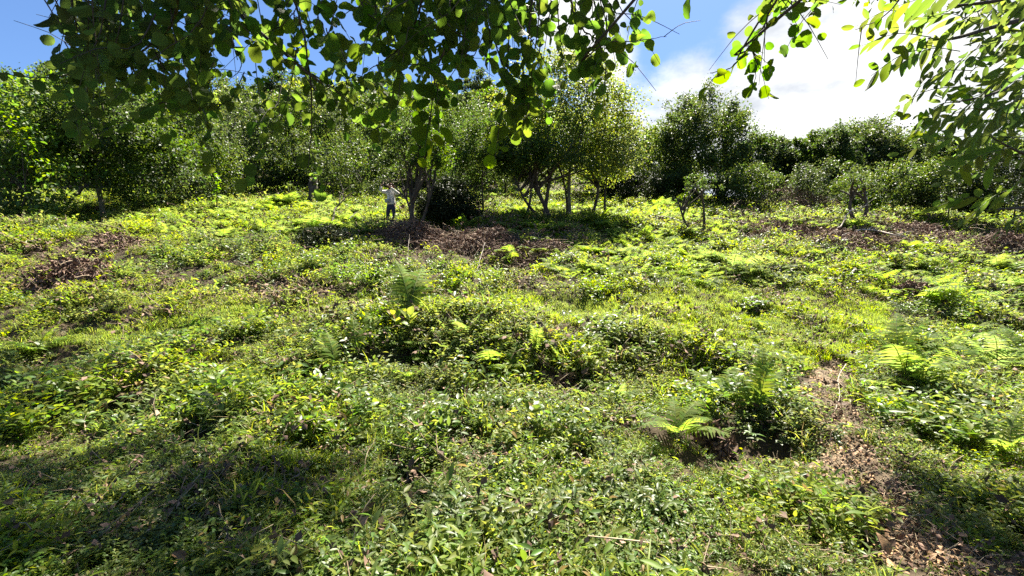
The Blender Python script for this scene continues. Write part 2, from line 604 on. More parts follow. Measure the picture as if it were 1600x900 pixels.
# ------------------------------------------------------------------ ground sheet and dirt path
# ground: polar-like sheet, fine near the camera, out to the horizon
gu = np.concatenate([[-400, -150, -70], np.linspace(-34, -12, 45), np.linspace(-11.8, 11.8, 190), np.linspace(12, 34, 45), [70, 150, 400]])
gv = np.concatenate([[-300, -100, -40, -20, -12], np.linspace(-8, 1.5, 20), np.linspace(1.6, 12, 120), np.linspace(12.2, 34, 110), np.linspace(35, 130, 80), [150, 200, 320, 600]])
GX, GY = np.meshgrid(gu, gv)
GZ = H(GX, GY)
GZ = np.where(GY > 159, H(GX, np.full_like(GY, 159.0)), GZ)
nv, nu = GX.shape
i = (np.arange(nv - 1)[:, None] * nu + np.arange(nu - 1)[None]).ravel()
gme = new_mesh('ground', np.stack([GX, GY, GZ], -1).reshape(-1, 3), np.stack([i, i + 1, i + nu + 1, i + nu], -1), M_SOIL, smooth=True)
tag(obj('ground', gme), 'sloping dark soil of the overgrown hillside clearing', None, None, 'structure')

PATH_PX = [(1318, 574), (1290, 598), (1292, 630), (1300, 665), (1318, 705), (1352, 750), (1385, 800), (1425, 850), (1470, 905)]
PATH = np.array([gp(*p) for p in PATH_PX])
PATH = np.concatenate([PATH, PATH[-1:] + [[0.25, -0.9, 0]], PATH[-1:] + [[0.3, -3.0, 0]]])
PC = smooth_path(PATH[:, :2], 90)


def path_dist(x, y):
    P = np.stack([x, y], -1)
    d = np.full(len(P), 1e9)
    for k in range(0, len(PC)):
        d = np.minimum(d, np.hypot(P[:, 0] - PC[k, 0], P[:, 1] - PC[k, 1]))
    return d


pT = norm(np.gradient(PC, axis=0))
pN = np.stack([pT[:, 1], -pT[:, 0]], -1)
sw = np.linspace(-1, 1, 13)
hw = 0.33 + 0.16 * (vnoise(np.arange(90), np.zeros(90), 7, 3) - 0.5) * 2 + 0.1 * np.linspace(0, 1, 90)
PX = PC[:, 0][:, None] + pN[:, 0][:, None] * sw[None] * hw[:, None]
PY = PC[:, 1][:, None] + pN[:, 1][:, None] * sw[None] * hw[:, None]
PZ = H(PX, PY) + 0.022 - 0.05 * np.abs(sw)[None] ** 4 + (fbm(PX, PY, 0.12, 8) - 0.5) * 0.03
i = (np.arange(89)[:, None] * 13 + np.arange(12)[None]).ravel()
pme = new_mesh('dirt_path', np.stack([PX, PY, PZ], -1).reshape(-1, 3), np.stack([i, i + 1, i + 14, i + 13], -1), M_DIRT, smooth=True)
tag(obj('dirt_path', pme), 'bare brown dirt path winding up through the weeds', None, None, 'structure')


# ------------------------------------------------------------------ ground cover (kind = stuff, instanced on points)
def proto_collection(name, meshes):
    c = bpy.data.collections.new(name)
    for k, me in enumerate(meshes):
        c.objects.link(bpy.data.objects.new(f'{name}_{k:02d}', me))
    return c


def scatter(name, label, coll, P, eul, sc, idx):
    me = bpy.data.meshes.new(name)
    me.vertices.add(len(P))
    me.vertices.foreach_set('co', np.ascontiguousarray(P, dtype=np.float32).ravel())
    a = me.attributes.new('rot', 'FLOAT_VECTOR', 'POINT')
    a.data.foreach_set('vector', np.ascontiguousarray(eul, dtype=np.float32).ravel())
    a = me.attributes.new('scl', 'FLOAT', 'POINT')
    a.data.foreach_set('value', np.ascontiguousarray(sc, dtype=np.float32))
    a = me.attributes.new('pick', 'INT', 'POINT')
    a.data.foreach_set('value', np.ascontiguousarray(idx, dtype=np.int32))
    o = obj(name, me)
    tag(o, label, None, None, 'stuff')
    ng = bpy.data.node_groups.new(name, 'GeometryNodeTree')
    ng.interface.new_socket('Geometry', in_out='INPUT', socket_type='NodeSocketGeometry')
    ng.interface.new_socket('Geometry', in_out='OUTPUT', socket_type='NodeSocketGeometry')
    t = NT(ng)
    gi, go = t.n('NodeGroupInput'), t.n('NodeGroupOutput')
    ci = t.n('GeometryNodeCollectionInfo')
    ci.inputs['Collection'].default_value = coll
    ci.inputs['Separate Children'].default_value = True
    ci.inputs['Reset Children'].default_value = True
    io = t.n('GeometryNodeInstanceOnPoints')
    io.inputs['Pick Instance'].default_value = True

    def attr(nm, ty):
        nd = t.n('GeometryNodeInputNamedAttribute', data_type=ty)
        nd.inputs['Name'].default_value = nm
        return nd.outputs[0]
    er = t.n('FunctionNodeEulerToRotation')
    t.l(attr('rot', 'FLOAT_VECTOR'), er.inputs[0])
    t.l(gi.outputs[0], io.inputs['Points'])
    t.l(ci.outputs[0], io.inputs['Instance'])
    t.l(attr('pick', 'INT'), io.inputs['Instance Index'])
    t.l(er.outputs[0], io.inputs['Rotation'])
    t.l(attr('scl', 'FLOAT'), io.inputs['Scale'])
    t.l(io.outputs[0], go.inputs[0])
    mod = o.modifiers.new('scatter', 'NODES')
    mod.node_group = ng
    return o


def weed_proto(seed, stems=5, hgt=0.16, leaf=0.045, mat=None, spread=0.09, lw=1.0):
    g = rng(seed)
    b = MB()
    tv = LANCE4_V * np.array([lw, 1, 1])
    for s_ in range(stems):
        a = g.random() * 2 * pi
        b0 = np.array([cos(a), sin(a), 0]) * g.random() * spread
        a2 = a + g.normal() * 0.8
        lean = np.array([cos(a2), sin(a2), 0]) * g.uniform(0.2, 0.8) * hgt
        h = hgt * g.uniform(0.55, 1.15)
        P = np.array([b0, b0 + lean * 0.35 + [0, 0, h * 0.6], b0 + lean + [0, 0, h]])
        P = smooth_path(P, 5)
        V, F, U = tube(P, np.linspace(0.0022, 0.001, 5), 3, False)
        b.add(V, F, U, 1)
        nl = g.integers(6, 11)
        t = np.linspace(0.25, 1.0, nl) + g.normal(0, 0.03, nl)
        Q = np.stack([np.interp(t, np.linspace(0, 1, 5), P[:, k]) for k in range(3)], -1)
        ang = np.arange(nl) * 2.4 + g.random() * 6
        el = g.normal(0.25, 0.35, nl)
        L = np.stack([np.cos(ang) * np.cos(el), np.sin(ang) * np.cos(el), np.sin(el)], -1)
        N = norm(np.array([0, 0, 1.0]) + g.normal(0, 0.35, (nl, 3)))
        V, F = stamp(tv, LANCE4_F, frames(L, N), Q, leaf * g.uniform(0.6, 1.25, nl))
        b.add(V, F, None, 0)
    return b.mesh('weed_sprig', [mat, M_STEM])


def grass_proto(seed, n=22, hgt=0.13, mat=None, spread=0.07, w=0.0045, dry=False):
    g = rng(seed)
    b = MB()
    for k in range(n):
        a = g.random() * 2 * pi
        p0 = np.array([cos(a), sin(a), 0]) * np.sqrt(g.random()) * spread
        a2 = g.random() * 2 * pi
        h = hgt * g.uniform(0.5, 1.2)
        ln = np.array([cos(a2), sin(a2), 0]) * h * g.uniform(0.2, 0.9)
        P = smooth_path(np.array([p0, p0 + ln * 0.3 + [0, 0, h * 0.6], p0 + ln + [0, 0, h * g.uniform(0.6, 1.0)]]), 4)
        side = np.array([-sin(a2), cos(a2), 0.0]) * w
        ww = np.array([1, 0.9, 0.6, 0.05])[:, None]
        V = np.concatenate([P - side * ww, P + side * ww])
        F = np.array([[0, 1, 5], [0, 5, 4], [1, 2, 6], [1, 6, 5], [2, 3, 7], [2, 7, 6]])
        b.add(V, F)
    return b.mesh('grass_tuft', [mat])


def frond_arrays(L=0.5, pairs=14, wid=0.42, arch=0.5, lobes=4, seed=0, up=1.0):
    """one fern frond growing from the origin along +y, rising along +z"""
    g = rng(seed)
    b = MB()
    tt = np.linspace(0, 1, 14)
    y = L * (0.15 * tt + 0.75 * tt ** 1.3)
    z = L * up * (0.95 * tt - arch * 1.25 * tt ** 2.2)
    x = 0.03 * L * np.sin(tt * 3 + g.random() * 6)
    RP = np.stack([x, y, z], -1)
    V, F, U = tube(RP, np.linspace(0.004, 0.0012, 14) * (L / 0.5), 3, False)
    b.add(V, F, U, 1)
    T = norm(np.gradient(RP, axis=0))
    for k in range(pairs):
        t = 0.22 + 0.77 * k / (pairs - 1)
        c = np.array([np.interp(t, tt, RP[:, i_]) for i_ in range(3)])
        d = norm(np.array([np.interp(t, tt, T[:, i_]) for i_ in range(3)]))
        pl = L * wid * (min(1, (t - 0.12) / 0.2)) * (1 - t) ** 0.7 * 0.95 + 0.04 * L
        for sd in (-1, 1):
            sidev = norm(np.array([sd, 0, 0]) + d * g.uniform(0.4, 0.7) + [0, 0, -0.12 + g.normal() * 0.08])
            nrm = norm(np.cross(np.array([1.0, 0, 0]), d))
            hwid = L * 0.77 / pairs * 0.56
            wv = norm(np.cross(nrm, sidev)) * hwid
            n = max(3, lobes)
            # pinna: a tapering blade with toothed edges about its midline
            ts = np.linspace(0, 1, n + 1)
            mid = c + np.outer(ts, sidev) * pl + np.outer(ts ** 2, [0, 0, -0.2 - 0.1 * g.random()]) * pl
            wd = (1 - ts ** 1.6)[:, None] * np.where(np.arange(n + 1) % 2, 0.72, 1.1)[:, None] * wv
            V = np.concatenate([mid, mid + wd, mid - wd])
            F = []
            for q in range(n):
                A_, B_ = n + 1 + q, 2 * n + 2 + q
                F += [[q, q + 1, A_ + 1], [q, A_ + 1, A_], [q, B_ + 1, q + 1], [q, B_, B_ + 1]]
            b.add(np.array(V), np.array(F), None, 0)
    return b


def merge_into(dst, src, Rm, p, s=1.0):
    for V, F, U, m, off in zip(src.V, src.F, src.U, src.M, np.cumsum([0] + [len(v) for v in src.V[:-1]])):
        dst.add((V * s) @ Rm.T + p, F - off, U, m[0])


def rotz(a):
    return np.array([[cos(a), -sin(a), 0], [sin(a), cos(a), 0], [0, 0, 1]])


def fern_mesh(seed, n=6, L=0.5, pairs=14, lobes=2, mat=None):
    g = rng(seed)
    b = MB()
    for k in range(n):
        f = frond_arrays(L * g.uniform(0.75, 1.1), pairs, g.uniform(0.4, 0.55), g.uniform(0.35, 0.6), lobes, seed * 10 + k, g.uniform(0.7, 1.15))
        merge_into(b, f, rotz(k * 2 * pi / n + g.normal() * 0.35), np.array([0, 0, 0.0]))
    return b.mesh('fern', [mat or M_FERN, M_STEM])


def litter_proto(seed):
    g = rng(seed)
    b = MB()
    n = 7
    P = np.stack([g.normal(0, 0.08, n), g.normal(0, 0.08, n), g.uniform(0.005, 0.05, n)], -1)
    V, F = stamp(LANCE4_V * [1.6, 1, 2.2], LANCE4_F, frames(norm(g.normal(0, 1, (n, 3)) * [1, 1, 0.35]), norm(np.array([0, 0, 1]) + g.normal(0, 0.5, (n, 3)))), P, g.uniform(0.03, 0.075, n))
    b.add(V, F)
    return b.mesh('dead_leaf', [M_DEADLEAF])


def stalk_proto(seed):
    g = rng(seed)
    b = MB()
    for k in range(9):
        p0 = np.array([g.normal(0, 0.09), g.normal(0, 0.09), 0])
        d = norm(np.array([g.normal(), g.normal(), g.uniform(0.1, 0.8)]))
        l = g.uniform(0.1, 0.3)
        P = smooth_path(np.array([p0, p0 + d * l * 0.5 + [0, 0, 0.02], p0 + d * l + g.normal(0, 0.03, 3)]), 4)
        V, F, U = tube(P, g.uniform(0.0012, 0.003), 3, False)
        b.add(V, F, U, 0)
        n = 4
        V, F = stamp(RHOMB_V, RHOMB_F, frames(g.normal(0, 1, (n, 3)), g.normal(0, 1, (n, 3))), P[g.integers(1, 4, n)], g.uniform(0.02, 0.05, n))
        b.add(V, F, None, 1)
    return b.mesh('dry_stalks', [M_STRAW, M_DEAD])


C_WEED = proto_collection('weed_kinds',
                          [weed_proto(k, 5, 0.15, 0.046, M_WEED, lw=1.0 + 0.3 * (k % 2)) for k in range(5)] +
                          [weed_proto(20 + k, 5, 0.12, 0.038, M_WEED2, lw=1.5) for k in range(4)] +
                          [weed_proto(40 + k, 4, 0.24, 0.065, M_WEED if k else M_WEED2, 0.07, lw=0.9) for k in range(3)])
C_GRASS = proto_collection('grass_kinds', [grass_proto(k, 26, 0.12, M_GRASS, 0.08) for k in range(4)] + [grass_proto(9 + k, 14, 0.26, M_GRASS, 0.05, 0.005) for k in range(2)])
C_TALL = proto_collection('tall_weed_kinds', [weed_proto(70 + k, 6, 0.36, 0.085, M_WEED if k % 2 else M_WEED2, 0.14, lw=1.0 + 0.25 * (k % 3)) for k in range(5)])
C_LAWN = proto_collection('lawn_kinds', [grass_proto(60 + k, 30, 0.10, M_LAWN, 0.09, 0.004) for k in range(4)])
C_LITTER = proto_collection('litter_kinds', [litter_proto(k) for k in range(3)] + [stalk_proto(k) for k in range(4)])
FERN_FAR = [fern_mesh(100 + k, 6 + k % 3, 0.55, 12, 3) for k in range(5)]
C_FERN = proto_collection('fern_kinds', [fern_mesh(200 + k, 5, 0.4, 10, 3) for k in range(4)])


def sample_ground(n, y0, y1, power, seed):
    """points thinning out with distance, inside and a little beside the view"""
    g = rng(seed)
    q = g.random(n)
    e = 2 - power
    y = (y0 ** e + q * (y1 ** e - y0 ** e)) ** (1 / e)
    x = g.uniform(-1, 1, n) * (1.32 * y + 1.2)
    return x, y, H(x, y)


LIP = np.array([(0, 548), (120, 536), (240, 516), (400, 492), (560, 480), (800, 480), (950, 492), (1060, 512), (1200, 545), (1350, 560), (1600, 600)])
BROWN = [(130, 405, 110, 26), (90, 440, 120, 22), (420, 455, 120, 14), (740, 385, 190, 34), (1230, 365, 150, 16), (1430, 378, 190, 22), (1560, 390, 60, 22), (1430, 458, 50, 18),
         (1150, 470, 60, 8), (300, 365, 40, 10), (860, 435, 90, 16), (880, 610, 40, 22), (1290, 480, 70, 14), (480, 660, 40, 14), (330, 740, 40, 10), (1110, 690, 40, 18), (720, 330, 60, 10)]
FERNY = [(400, 320, 200, 28), (480, 300, 190, 20), (320, 340, 110, 24), (560, 350, 60, 20), (1000, 350, 170, 34), (930, 400, 90, 30), (1060, 400, 120, 30), (1300, 350, 220, 14), (1480, 340, 110, 18),
         (1500, 430, 140, 40), (1480, 560, 130, 36), (860, 335, 60, 20), (1150, 420, 120, 30)]


def blob(u, v, L):
    r = np.zeros_like(u)
    for (cx, cy, rx, ry) in L:
        r = np.maximum(r, np.exp(-(((u - cx) / rx) ** 2 + ((v - cy) / ry) ** 2)))
    return r


def cover():
    xs, ys, zs = [], [], []
    for (n, y0, y1, pw, sd) in ((50000, 0.9, 9, 0.9, 1), (72000, 9, 34, 0.6, 2), (9000, 34, 70, 0.3, 3)):
        x, y, z = sample_ground(n, y0, y1, pw, sd)
        xs.append(x); ys.append(y); zs.append(z)
    x, y, z = np.concatenate(xs), np.concatenate(ys), np.concatenate(zs)
    g = rng(77)
    u, v = to_px(np.stack([x, y, z], -1))
    pd = path_dist(x, y)
    pw_ = 0.25 + 0.34 * (fbm(x, y, 0.5, 4) - 0.45)
    keep = (pd > pw_) | (g.random(len(x)) < 0.06)
    band = np.exp(-((v - np.interp(u, LIP[:, 0], LIP[:, 1])) / 17) ** 2)
    right = ((u > 960) & (u < 1400)) * np.exp(-((v - 490) / 70) ** 2) * np.clip((u - 960) / 80, 0, 1)
    brown = blob(u, v, BROWN)
    pn = fbm(x, y, 1.6, 31)
    bare = (vnoise(x, y, 0.30, 41) > 0.78) & (g.random(len(x)) < 0.85) & (y < 12)
    keep &= ~bare & ~(in_hole(x, y) & (g.random(len(x)) < 0.92))
    keep &= ~((brown > 0.55) & (g.random(len(x)) < 0.6))
    hollow = (fbm(x, y, 0.9, 43) > 0.60) & (v > 500) & (v < 700) & (u < 1280)
    keep &= ~(hollow & (g.random(len(x)) < 0.75))
    r = g.random(len(x))
    pg = np.clip(0.12 + 0.85 * band + 0.7 * right + 0.35 * (pn > 0.6), 0, 0.9)
    pb = np.clip(0.06 + 0.5 * brown, 0, 0.52)
    kind = np.where(r < pb, 2, np.where(g.random(len(x)) < pg, 1, 0))
    kind = np.where((kind == 2) & (g.random(len(x)) < 0.12), 0, kind)
    tall = np.clip(0.55 + 3.0 * (fbm(x, y, 0.75, 51) - 0.36), 0.5, 2.0)
    far = np.clip(0.74 + (y - 3) * 0.055, 0.74, 1.75)
    sc = tall * far * g.uniform(0.7, 1.25, len(x))
    eul = np.stack([g.normal(0, 0.22, len(x)), g.normal(0, 0.22, len(x)), g.random(len(x)) * 6.28], -1)
    P = np.stack([x, y, z - 0.01], -1)
    # weeds: bright and dark kinds in patches
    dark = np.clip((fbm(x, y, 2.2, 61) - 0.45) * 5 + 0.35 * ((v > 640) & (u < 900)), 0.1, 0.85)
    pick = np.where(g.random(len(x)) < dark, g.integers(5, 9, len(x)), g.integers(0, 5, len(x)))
    pick = np.where(g.random(len(x)) < 0.07, g.integers(9, 12, len(x)), pick)
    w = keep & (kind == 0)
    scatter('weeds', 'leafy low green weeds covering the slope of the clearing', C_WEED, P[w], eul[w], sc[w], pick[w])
    w = keep & (kind == 1)
    gpick = np.where(g.random(len(x)) < 0.10 * (y < 8), g.integers(4, 6, len(x)), g.integers(0, 4, len(x)))
    scatter('grass', 'short bright grass along the terrace edge and between the weeds', C_GRASS, P[w], eul[w], sc[w] * np.where(np.maximum(band, right)[w] > 0.4, 0.72, 1.0), gpick[w])
    w = keep & (kind == 2)
    scatter('dry_litter', 'dead leaves and brown stalks lying among the weeds', C_LITTER, P[w], eul[w], sc[w] * 1.1, np.where(g.random(len(x)) < 0.7, g.integers(3, 7, len(x)), g.integers(0, 3, len(x)))[w])
    # taller weedy clumps in patches
    x2, y2, z2 = sample_ground(16000, 3.8, 30, 0.8, 12)
    u2, v2 = to_px(np.stack([x2, y2, z2], -1))
    b2 = np.exp(-((v2 - np.interp(u2, LIP[:, 0], LIP[:, 1])) / 17) ** 2)
    r2 = ((u2 > 960) & (u2 < 1400)) * np.exp(-((v2 - 490) / 70) ** 2)
    k2 = (fbm(x2, y2, 1.3, 71) > 0.57) & (blob(u2, v2, BROWN) < 0.4) & ~in_hole(x2, y2) & (path_dist(x2, y2) > 0.4) & (b2 < 0.35) & (g.random(len(x2)) > r2 * 1.2)
    n = k2.sum()
    scatter('tall_weeds', 'taller clumps of leafy weeds standing up here and there on the slope', C_TALL, np.stack([x2, y2, z2 - 0.02], -1)[k2],
            np.stack([g.normal(0, 0.2, n), g.normal(0, 0.2, n), g.random(n) * 6.3], -1), g.uniform(0.55, 1.25, n), g.integers(0, 5, n))
    # smooth bright grass of the terrace edge and the open right slope
    x3, y3, z3 = sample_ground(120000, 4.5, 14, 0.6, 13)
    u3, v3 = to_px(np.stack([x3, y3, z3], -1))
    b3 = np.exp(-((v3 - np.interp(u3, LIP[:, 0], LIP[:, 1])) / 15) ** 2)
    r3 = ((u3 > 960) & (u3 < 1390)) * np.exp(-((v3 - 495) / 62) ** 2) * np.clip((u3 - 960) / 80, 0, 1)
    k3 = (g.random(len(x3)) < np.clip(np.maximum(b3, 0.8 * r3) * (0.5 + 1.2 * (fbm(x3, y3, 0.9, 81) - 0.3)) - 0.08, 0, 1)) & (path_dist(x3, y3) > 0.25)
    n = k3.sum()
    scatter('terrace_grass', 'smooth bright green grass along the edge of the terrace and the open right slope', C_LAWN, np.stack([x3, y3, z3], -1)[k3],
            np.stack([g.normal(0, 0.2, n), g.normal(0, 0.2, n), g.random(n) * 6.3], -1), g.uniform(0.7, 1.25, n), g.integers(0, 4, n))
    # dead leaves trodden into the path
    n = 420
    k = g.integers(0, len(PC), n)
    off = g.normal(0, 0.22, n)
    xp, yp = PC[k, 0] + pN[k, 0] * off, PC[k, 1] + pN[k, 1] * off
    scatter('path_litter', 'dead leaves and bits of stalk scattered on the dirt path', C_LITTER, np.stack([xp, yp, H(xp, yp) + 0.02], -1),
            np.stack([g.normal(0, 0.2, n), g.normal(0, 0.2, n), g.random(n) * 6.3], -1), g.uniform(0.5, 0.9, n), np.where(g.random(n) < .7, g.integers(0, 3, n), g.integers(3, 7, n)))
    # small ferns too many to count behind the individual ones
    x, y, z = sample_ground(26000, 8, 40, 0.4, 91)
    u, v = to_px(np.stack([x, y, z], -1))
    f = blob(u, v, FERNY)
    f = np.where(y > 26, np.maximum(f, 0.5), f)
    kp = g.random(len(x)) < np.clip(f * 1.1 - 0.12, 0, 0.8)
    n = kp.sum()
    scatter('bracken_undergrowth', 'mass of bright bracken covering the upper slope', C_FERN, np.stack([x, y, z], -1)[kp],
            np.stack([g.normal(0, 0.15, n), g.normal(0, 0.15, n), g.random(n) * 6.3], -1), g.uniform(0.8, 1.5, n), g.integers(0, 4, n))


cover()

# ------------------------------------------------------------------ individual ferns
FROND_T = [frond_arrays(0.5, 14, 0.40, 0.45, 5, 300, 1.0), frond_arrays(0.5, 15, 0.34, 0.3, 5, 301, 1.25), frond_arrays(0.5, 13, 0.46, 0.6, 5, 302, 0.85)]
FROND_M = [f.mesh('frond', [M_FERN, M_STEM]) for f in FROND_T]


def fern(px, py, label, n, size, seed, group=None, lean=None, pitch=None):
    p = gp(px, py)
    g = rng(seed)
    t = empty('fern', p, label, 'fern', group)
    for k in range(n):
        o = bpy.data.objects.new('frond', FROND_M[g.integers(0, 3)])
        a = k * 2 * pi / n + g.normal() * 0.4 if lean is None else lean + g.normal() * 0.5
        s_ = 1.45 * size * g.uniform(0.8, 1.15) / 0.5
        pt = (0.6 if lean is not None else 0.3) if pitch is None else pitch
        o.rotation_euler = (pt + g.normal(0.0, 0.15), g.normal(0, 0.12), a)
        o.scale = (s_, s_, s_)
        link(o, t)
    return t


for (px, py, n, size, lean, lb) in (
        (640, 500, 5, 0.72, 0.1, 'tallest upright fern rising over the terrace edge below the person'),
        (585, 528, 2, 0.36, 0.6, 'small slanting fern frond on the dark bank left of the tall fern'),
        (525, 578, 3, 0.42, 0.7, 'narrow fern leaning left in the shaded bank under the terrace'),
        (560, 570, 2, 0.42, 0.0, 'pale fern frond standing upright beside the leaning fern on the bank'),
        (765, 575, 4, 0.40, None, 'fern with bright folded fronds above a dark hollow at picture centre'),
        (800, 590, 2, 0.36, 0.3, 'ragged fern frond drooping right of the dark hollow at centre'),
        (1130, 640, 7, 0.42, None, 'bright yellow fern clump lit by the sun over the dark bank right of centre'),
        (1185, 650, 5, 0.40, -0.8, 'fern drooping rightwards beside the bright yellow clump'),
        (1060, 690, 6, 0.36, None, 'low bright fern clump below and left of the yellow clump'),
        (1110, 705, 3, 0.30, -0.5, 'thin fern frond pointing right at the foot of the low clump'),
        (1410, 600, 7, 0.62, None, 'large bracken fern at the head of the dirt path'),
        (1450, 590, 5, 0.52, None, 'bracken fern just right of the large one by the path'),
        (1500, 585, 5, 0.55, None, 'spreading bracken fern in the middle of the right hand patch'),
        (1560, 590, 6, 0.60, None, 'tall bracken fern near the right edge of the clearing'),
        (1600, 585, 5, 0.62, None, 'arching yellow green fern cut by the right edge of the picture'),
        (1380, 585, 5, 0.46, None, 'bracken fern leaning over the left side of the right hand patch'),
        (1475, 560, 5, 0.5, None, 'bracken fern at the back of the right hand patch'),
        (1535, 555, 5, 0.5, None, 'bracken fern behind the tall one near the right edge'),
        (1430, 625, 5, 0.45, None, 'bracken fern in front of the large one by the path'),
        (1590, 650, 4, 0.42, None, 'shaded fern low at the right edge under the arching one'),
        (880, 590, 6, 0.40, None, 'fern with pointed fronds left below the dark shrub on the bank'),
        (835, 560, 5, 0.36, None, 'feathery fern on the bank left of the dark shrub'),
        (400, 520, 3, 0.26, None, 'little fern on the grassy terrace edge at left'),
        (1570, 720, 4, 0.34, None, 'dark fern in the shade at the right edge below the bracken'),
        (965, 640, 4, 0.3, None, 'small upright fern between the dark shrub and the yellow clump'),
        (730, 530, 4, 0.34, None, 'feathery fern right of the broad leaved plant on the terrace edge'),
        (60, 560, 4, 0.4, None, 'dark shaded fern at the left edge beneath the tree shade'),
        (690, 352, 4, 0.55, None, 'bright fern in front of the round dark bush'),
        (728, 358, 4, 0.5, None, 'bright fern at the right foot of the round dark bush'),
        (960, 440, 6, 0.5, None, 'bright clump of bracken alone on the slope right of the brown heap'),
        (1215, 430, 6, 0.45, None, 'dark centred bracken clump on the open slope right of centre')):
    fern(px, py, lb, n, size, int(px * 3 + py), None, lean)


def fern_field():
    g = rng(500)
    zones = [((340, 600), (300, 375), 70, 'bright bracken fern in the sunny patch left of the person', 'bracken left of the person'),
             ((760, 1160), (325, 430), 70, 'bright bracken fern on the sunny slope below the yellow green tree', 'bracken below the yellow green tree'),
             ((1170, 1600), (325, 360), 28, 'bracken fern on the far terrace below the right hand trees', 'bracken on the far right terrace'),
             ((1380, 1600), (385, 480), 30, 'bracken fern on the right slope above the path', 'bracken on the right slope'),
             ((1370, 1600), (520, 640), 30, 'small bracken among the large ferns by the path head', 'small bracken beside the path head'),
             ((430, 1250), (510, 640), 42, 'small fern among the weeds on the bank under the terrace edge', 'small ferns on the bank')]
    for (x0, x1), (y0, y1), n, lb, gr in zones:
        for k in range(n):
            qx, qy = g.uniform(x0, x1), g.uniform(y0, y1)
            p = gp(qx, qy)
            h_ = int(3 * (qx - x0) / (x1 - x0))
            v_ = int(2 * (qy - y0) / (y1 - y0))
            o = obj('fern', FERN_FAR[g.integers(0, 5)], None, p)
            s_ = g.uniform(0.9, 1.9) if y1 < 500 else g.uniform(0.35, 0.85)
            o.scale = (s_, s_, s_ * g.uniform(0.8, 1.15))
            o.rotation_euler = (g.normal(0, 0.12), g.normal(0, 0.12), g.random() * 6.3)
            tag(o, lb + ', ' + ('upper ', 'lower ')[v_] + ('left', 'middle', 'right')[h_] + ' part', 'fern', gr)


fern_field()

# ------------------------------------------------------------------ heaps of dead bracken and brush
def heap(px, py, wpx, hpx, label, seed, stems=800, leaves=2400, cat='brush heap', name='brush_heap', mats=None):
    p = gp(px, py)
    d = p[1]
    rx, rz = wpx / F_PX * d, 1.35 * hpx / F_PX * d
    ry = min(rx * 0.6, 1.6)
    g = rng(seed)
    b = MB()
    # height of the heap is uneven

    def top(x, y):
        e = np.clip(1 - (x / rx) ** 2 - (y / ry) ** 2, 0, 1) ** 0.5
        return rz * e * (0.55 + 0.75 * fbm(x + p[0] + 3, y + p[1], 0.9, seed))
    x = g.uniform(-1, 1, stems) * rx
    y = g.uniform(-1, 1, stems) * ry
    ok = (x / rx) ** 2 + (y / ry) ** 2 < 1
    for xx, yy in zip(x[ok], y[ok]):
        zz = float(H(np.array(p[0] + xx), np.array(p[1] + yy))) - p[2] + float(top(np.array(xx), np.array(yy))) * g.random() ** 0.5
        a = g.random() * 6.28
        dv = np.array([cos(a), sin(a) * 0.7, g.normal(0.05, 0.25)]) * g.uniform(0.15, 0.55) * min(1, rx * 1.1)
        c = np.array([xx, yy, zz])
        P = smooth_path(np.array([c - dv - [0, 0, 0.12], c, c + dv - [0, 0, g.uniform(0.0, 0.2)]]), 5)
        V, F, U = tube(P, g.uniform(0.003, 0.009), 3, False)
        b.add(V, F, U, 1 if g.random() < 0.25 else 0)
    n = leaves
    x = g.normal(0, 0.5, n) * rx
    y = g.normal(0, 0.5, n) * ry
    zz = H(p[0] + x, p[1] + y) - p[2] + top(x, y) * np.sqrt(g.random(n)) + 0.01
    V, F = stamp(LANCE4_V * [1.3, 1, 3.5], LANCE4_F, frames(g.normal(0, 1, (n, 3)), g.normal(0, 1, (n, 3))), np.stack([x, y, zz], -1), g.uniform(0.05, 0.15, n))
    b.add(V, F, None, 0)
    o = obj(name, b.mesh(name, mats or [M_DEAD, M_STRAW]), None, p)
    return tag(o, label, cat)


heap(645, 385, 70, 26, 'brown heap of dead bracken just below the person', 1)
heap(735, 400, 75, 26, 'wide brown heap of dead bracken at the centre of the slope', 2)
heap(825, 412, 70, 22, 'brown dead bracken heap right of centre on the slope', 3)
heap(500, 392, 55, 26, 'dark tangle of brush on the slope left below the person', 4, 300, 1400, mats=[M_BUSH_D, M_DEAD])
heap(175, 390, 60, 16, 'small heap of dead bracken on the slope at left', 5, 200, 900)
heap(100, 432, 80, 16, 'flat brown patch of dead stems near the left edge', 6, 260, 1200)
heap(1225, 334, 95, 30, 'long brown heap of dead bracken below the right hand trees', 7)
heap(1225, 372, 90, 16, 'low brown heap of dead fern behind the fallen pale branch', 8)
heap(1330, 385, 95, 18, 'brown dead fern bed under the fallen pale branch', 9)
heap(1440, 372, 80, 16, 'brown dead fern heap right of the two stemmed small tree', 10)
heap(1575, 402, 55, 34, 'dark brown heap of dead bracken at the right edge', 11)
heap(1425, 468, 38, 18, 'small round heap of brown brush on the right slope', 12, 200, 900)
heap(880, 625, 28, 22, 'brown tuft of dead fern on the bank below the dark shrub', 13, 160, 500)
heap(1115, 705, 26, 26, 'brown dead fern hanging on the dark bank under the yellow ferns', 14, 160, 500)
heap(1020, 352, 28, 12, 'small brown heap of dead bracken right of the yellow green tree', 15, 120, 500)
heap(1570, 335, 50, 12, 'far brown heap at the foot of the dark bushes on the right', 16, 160, 800)

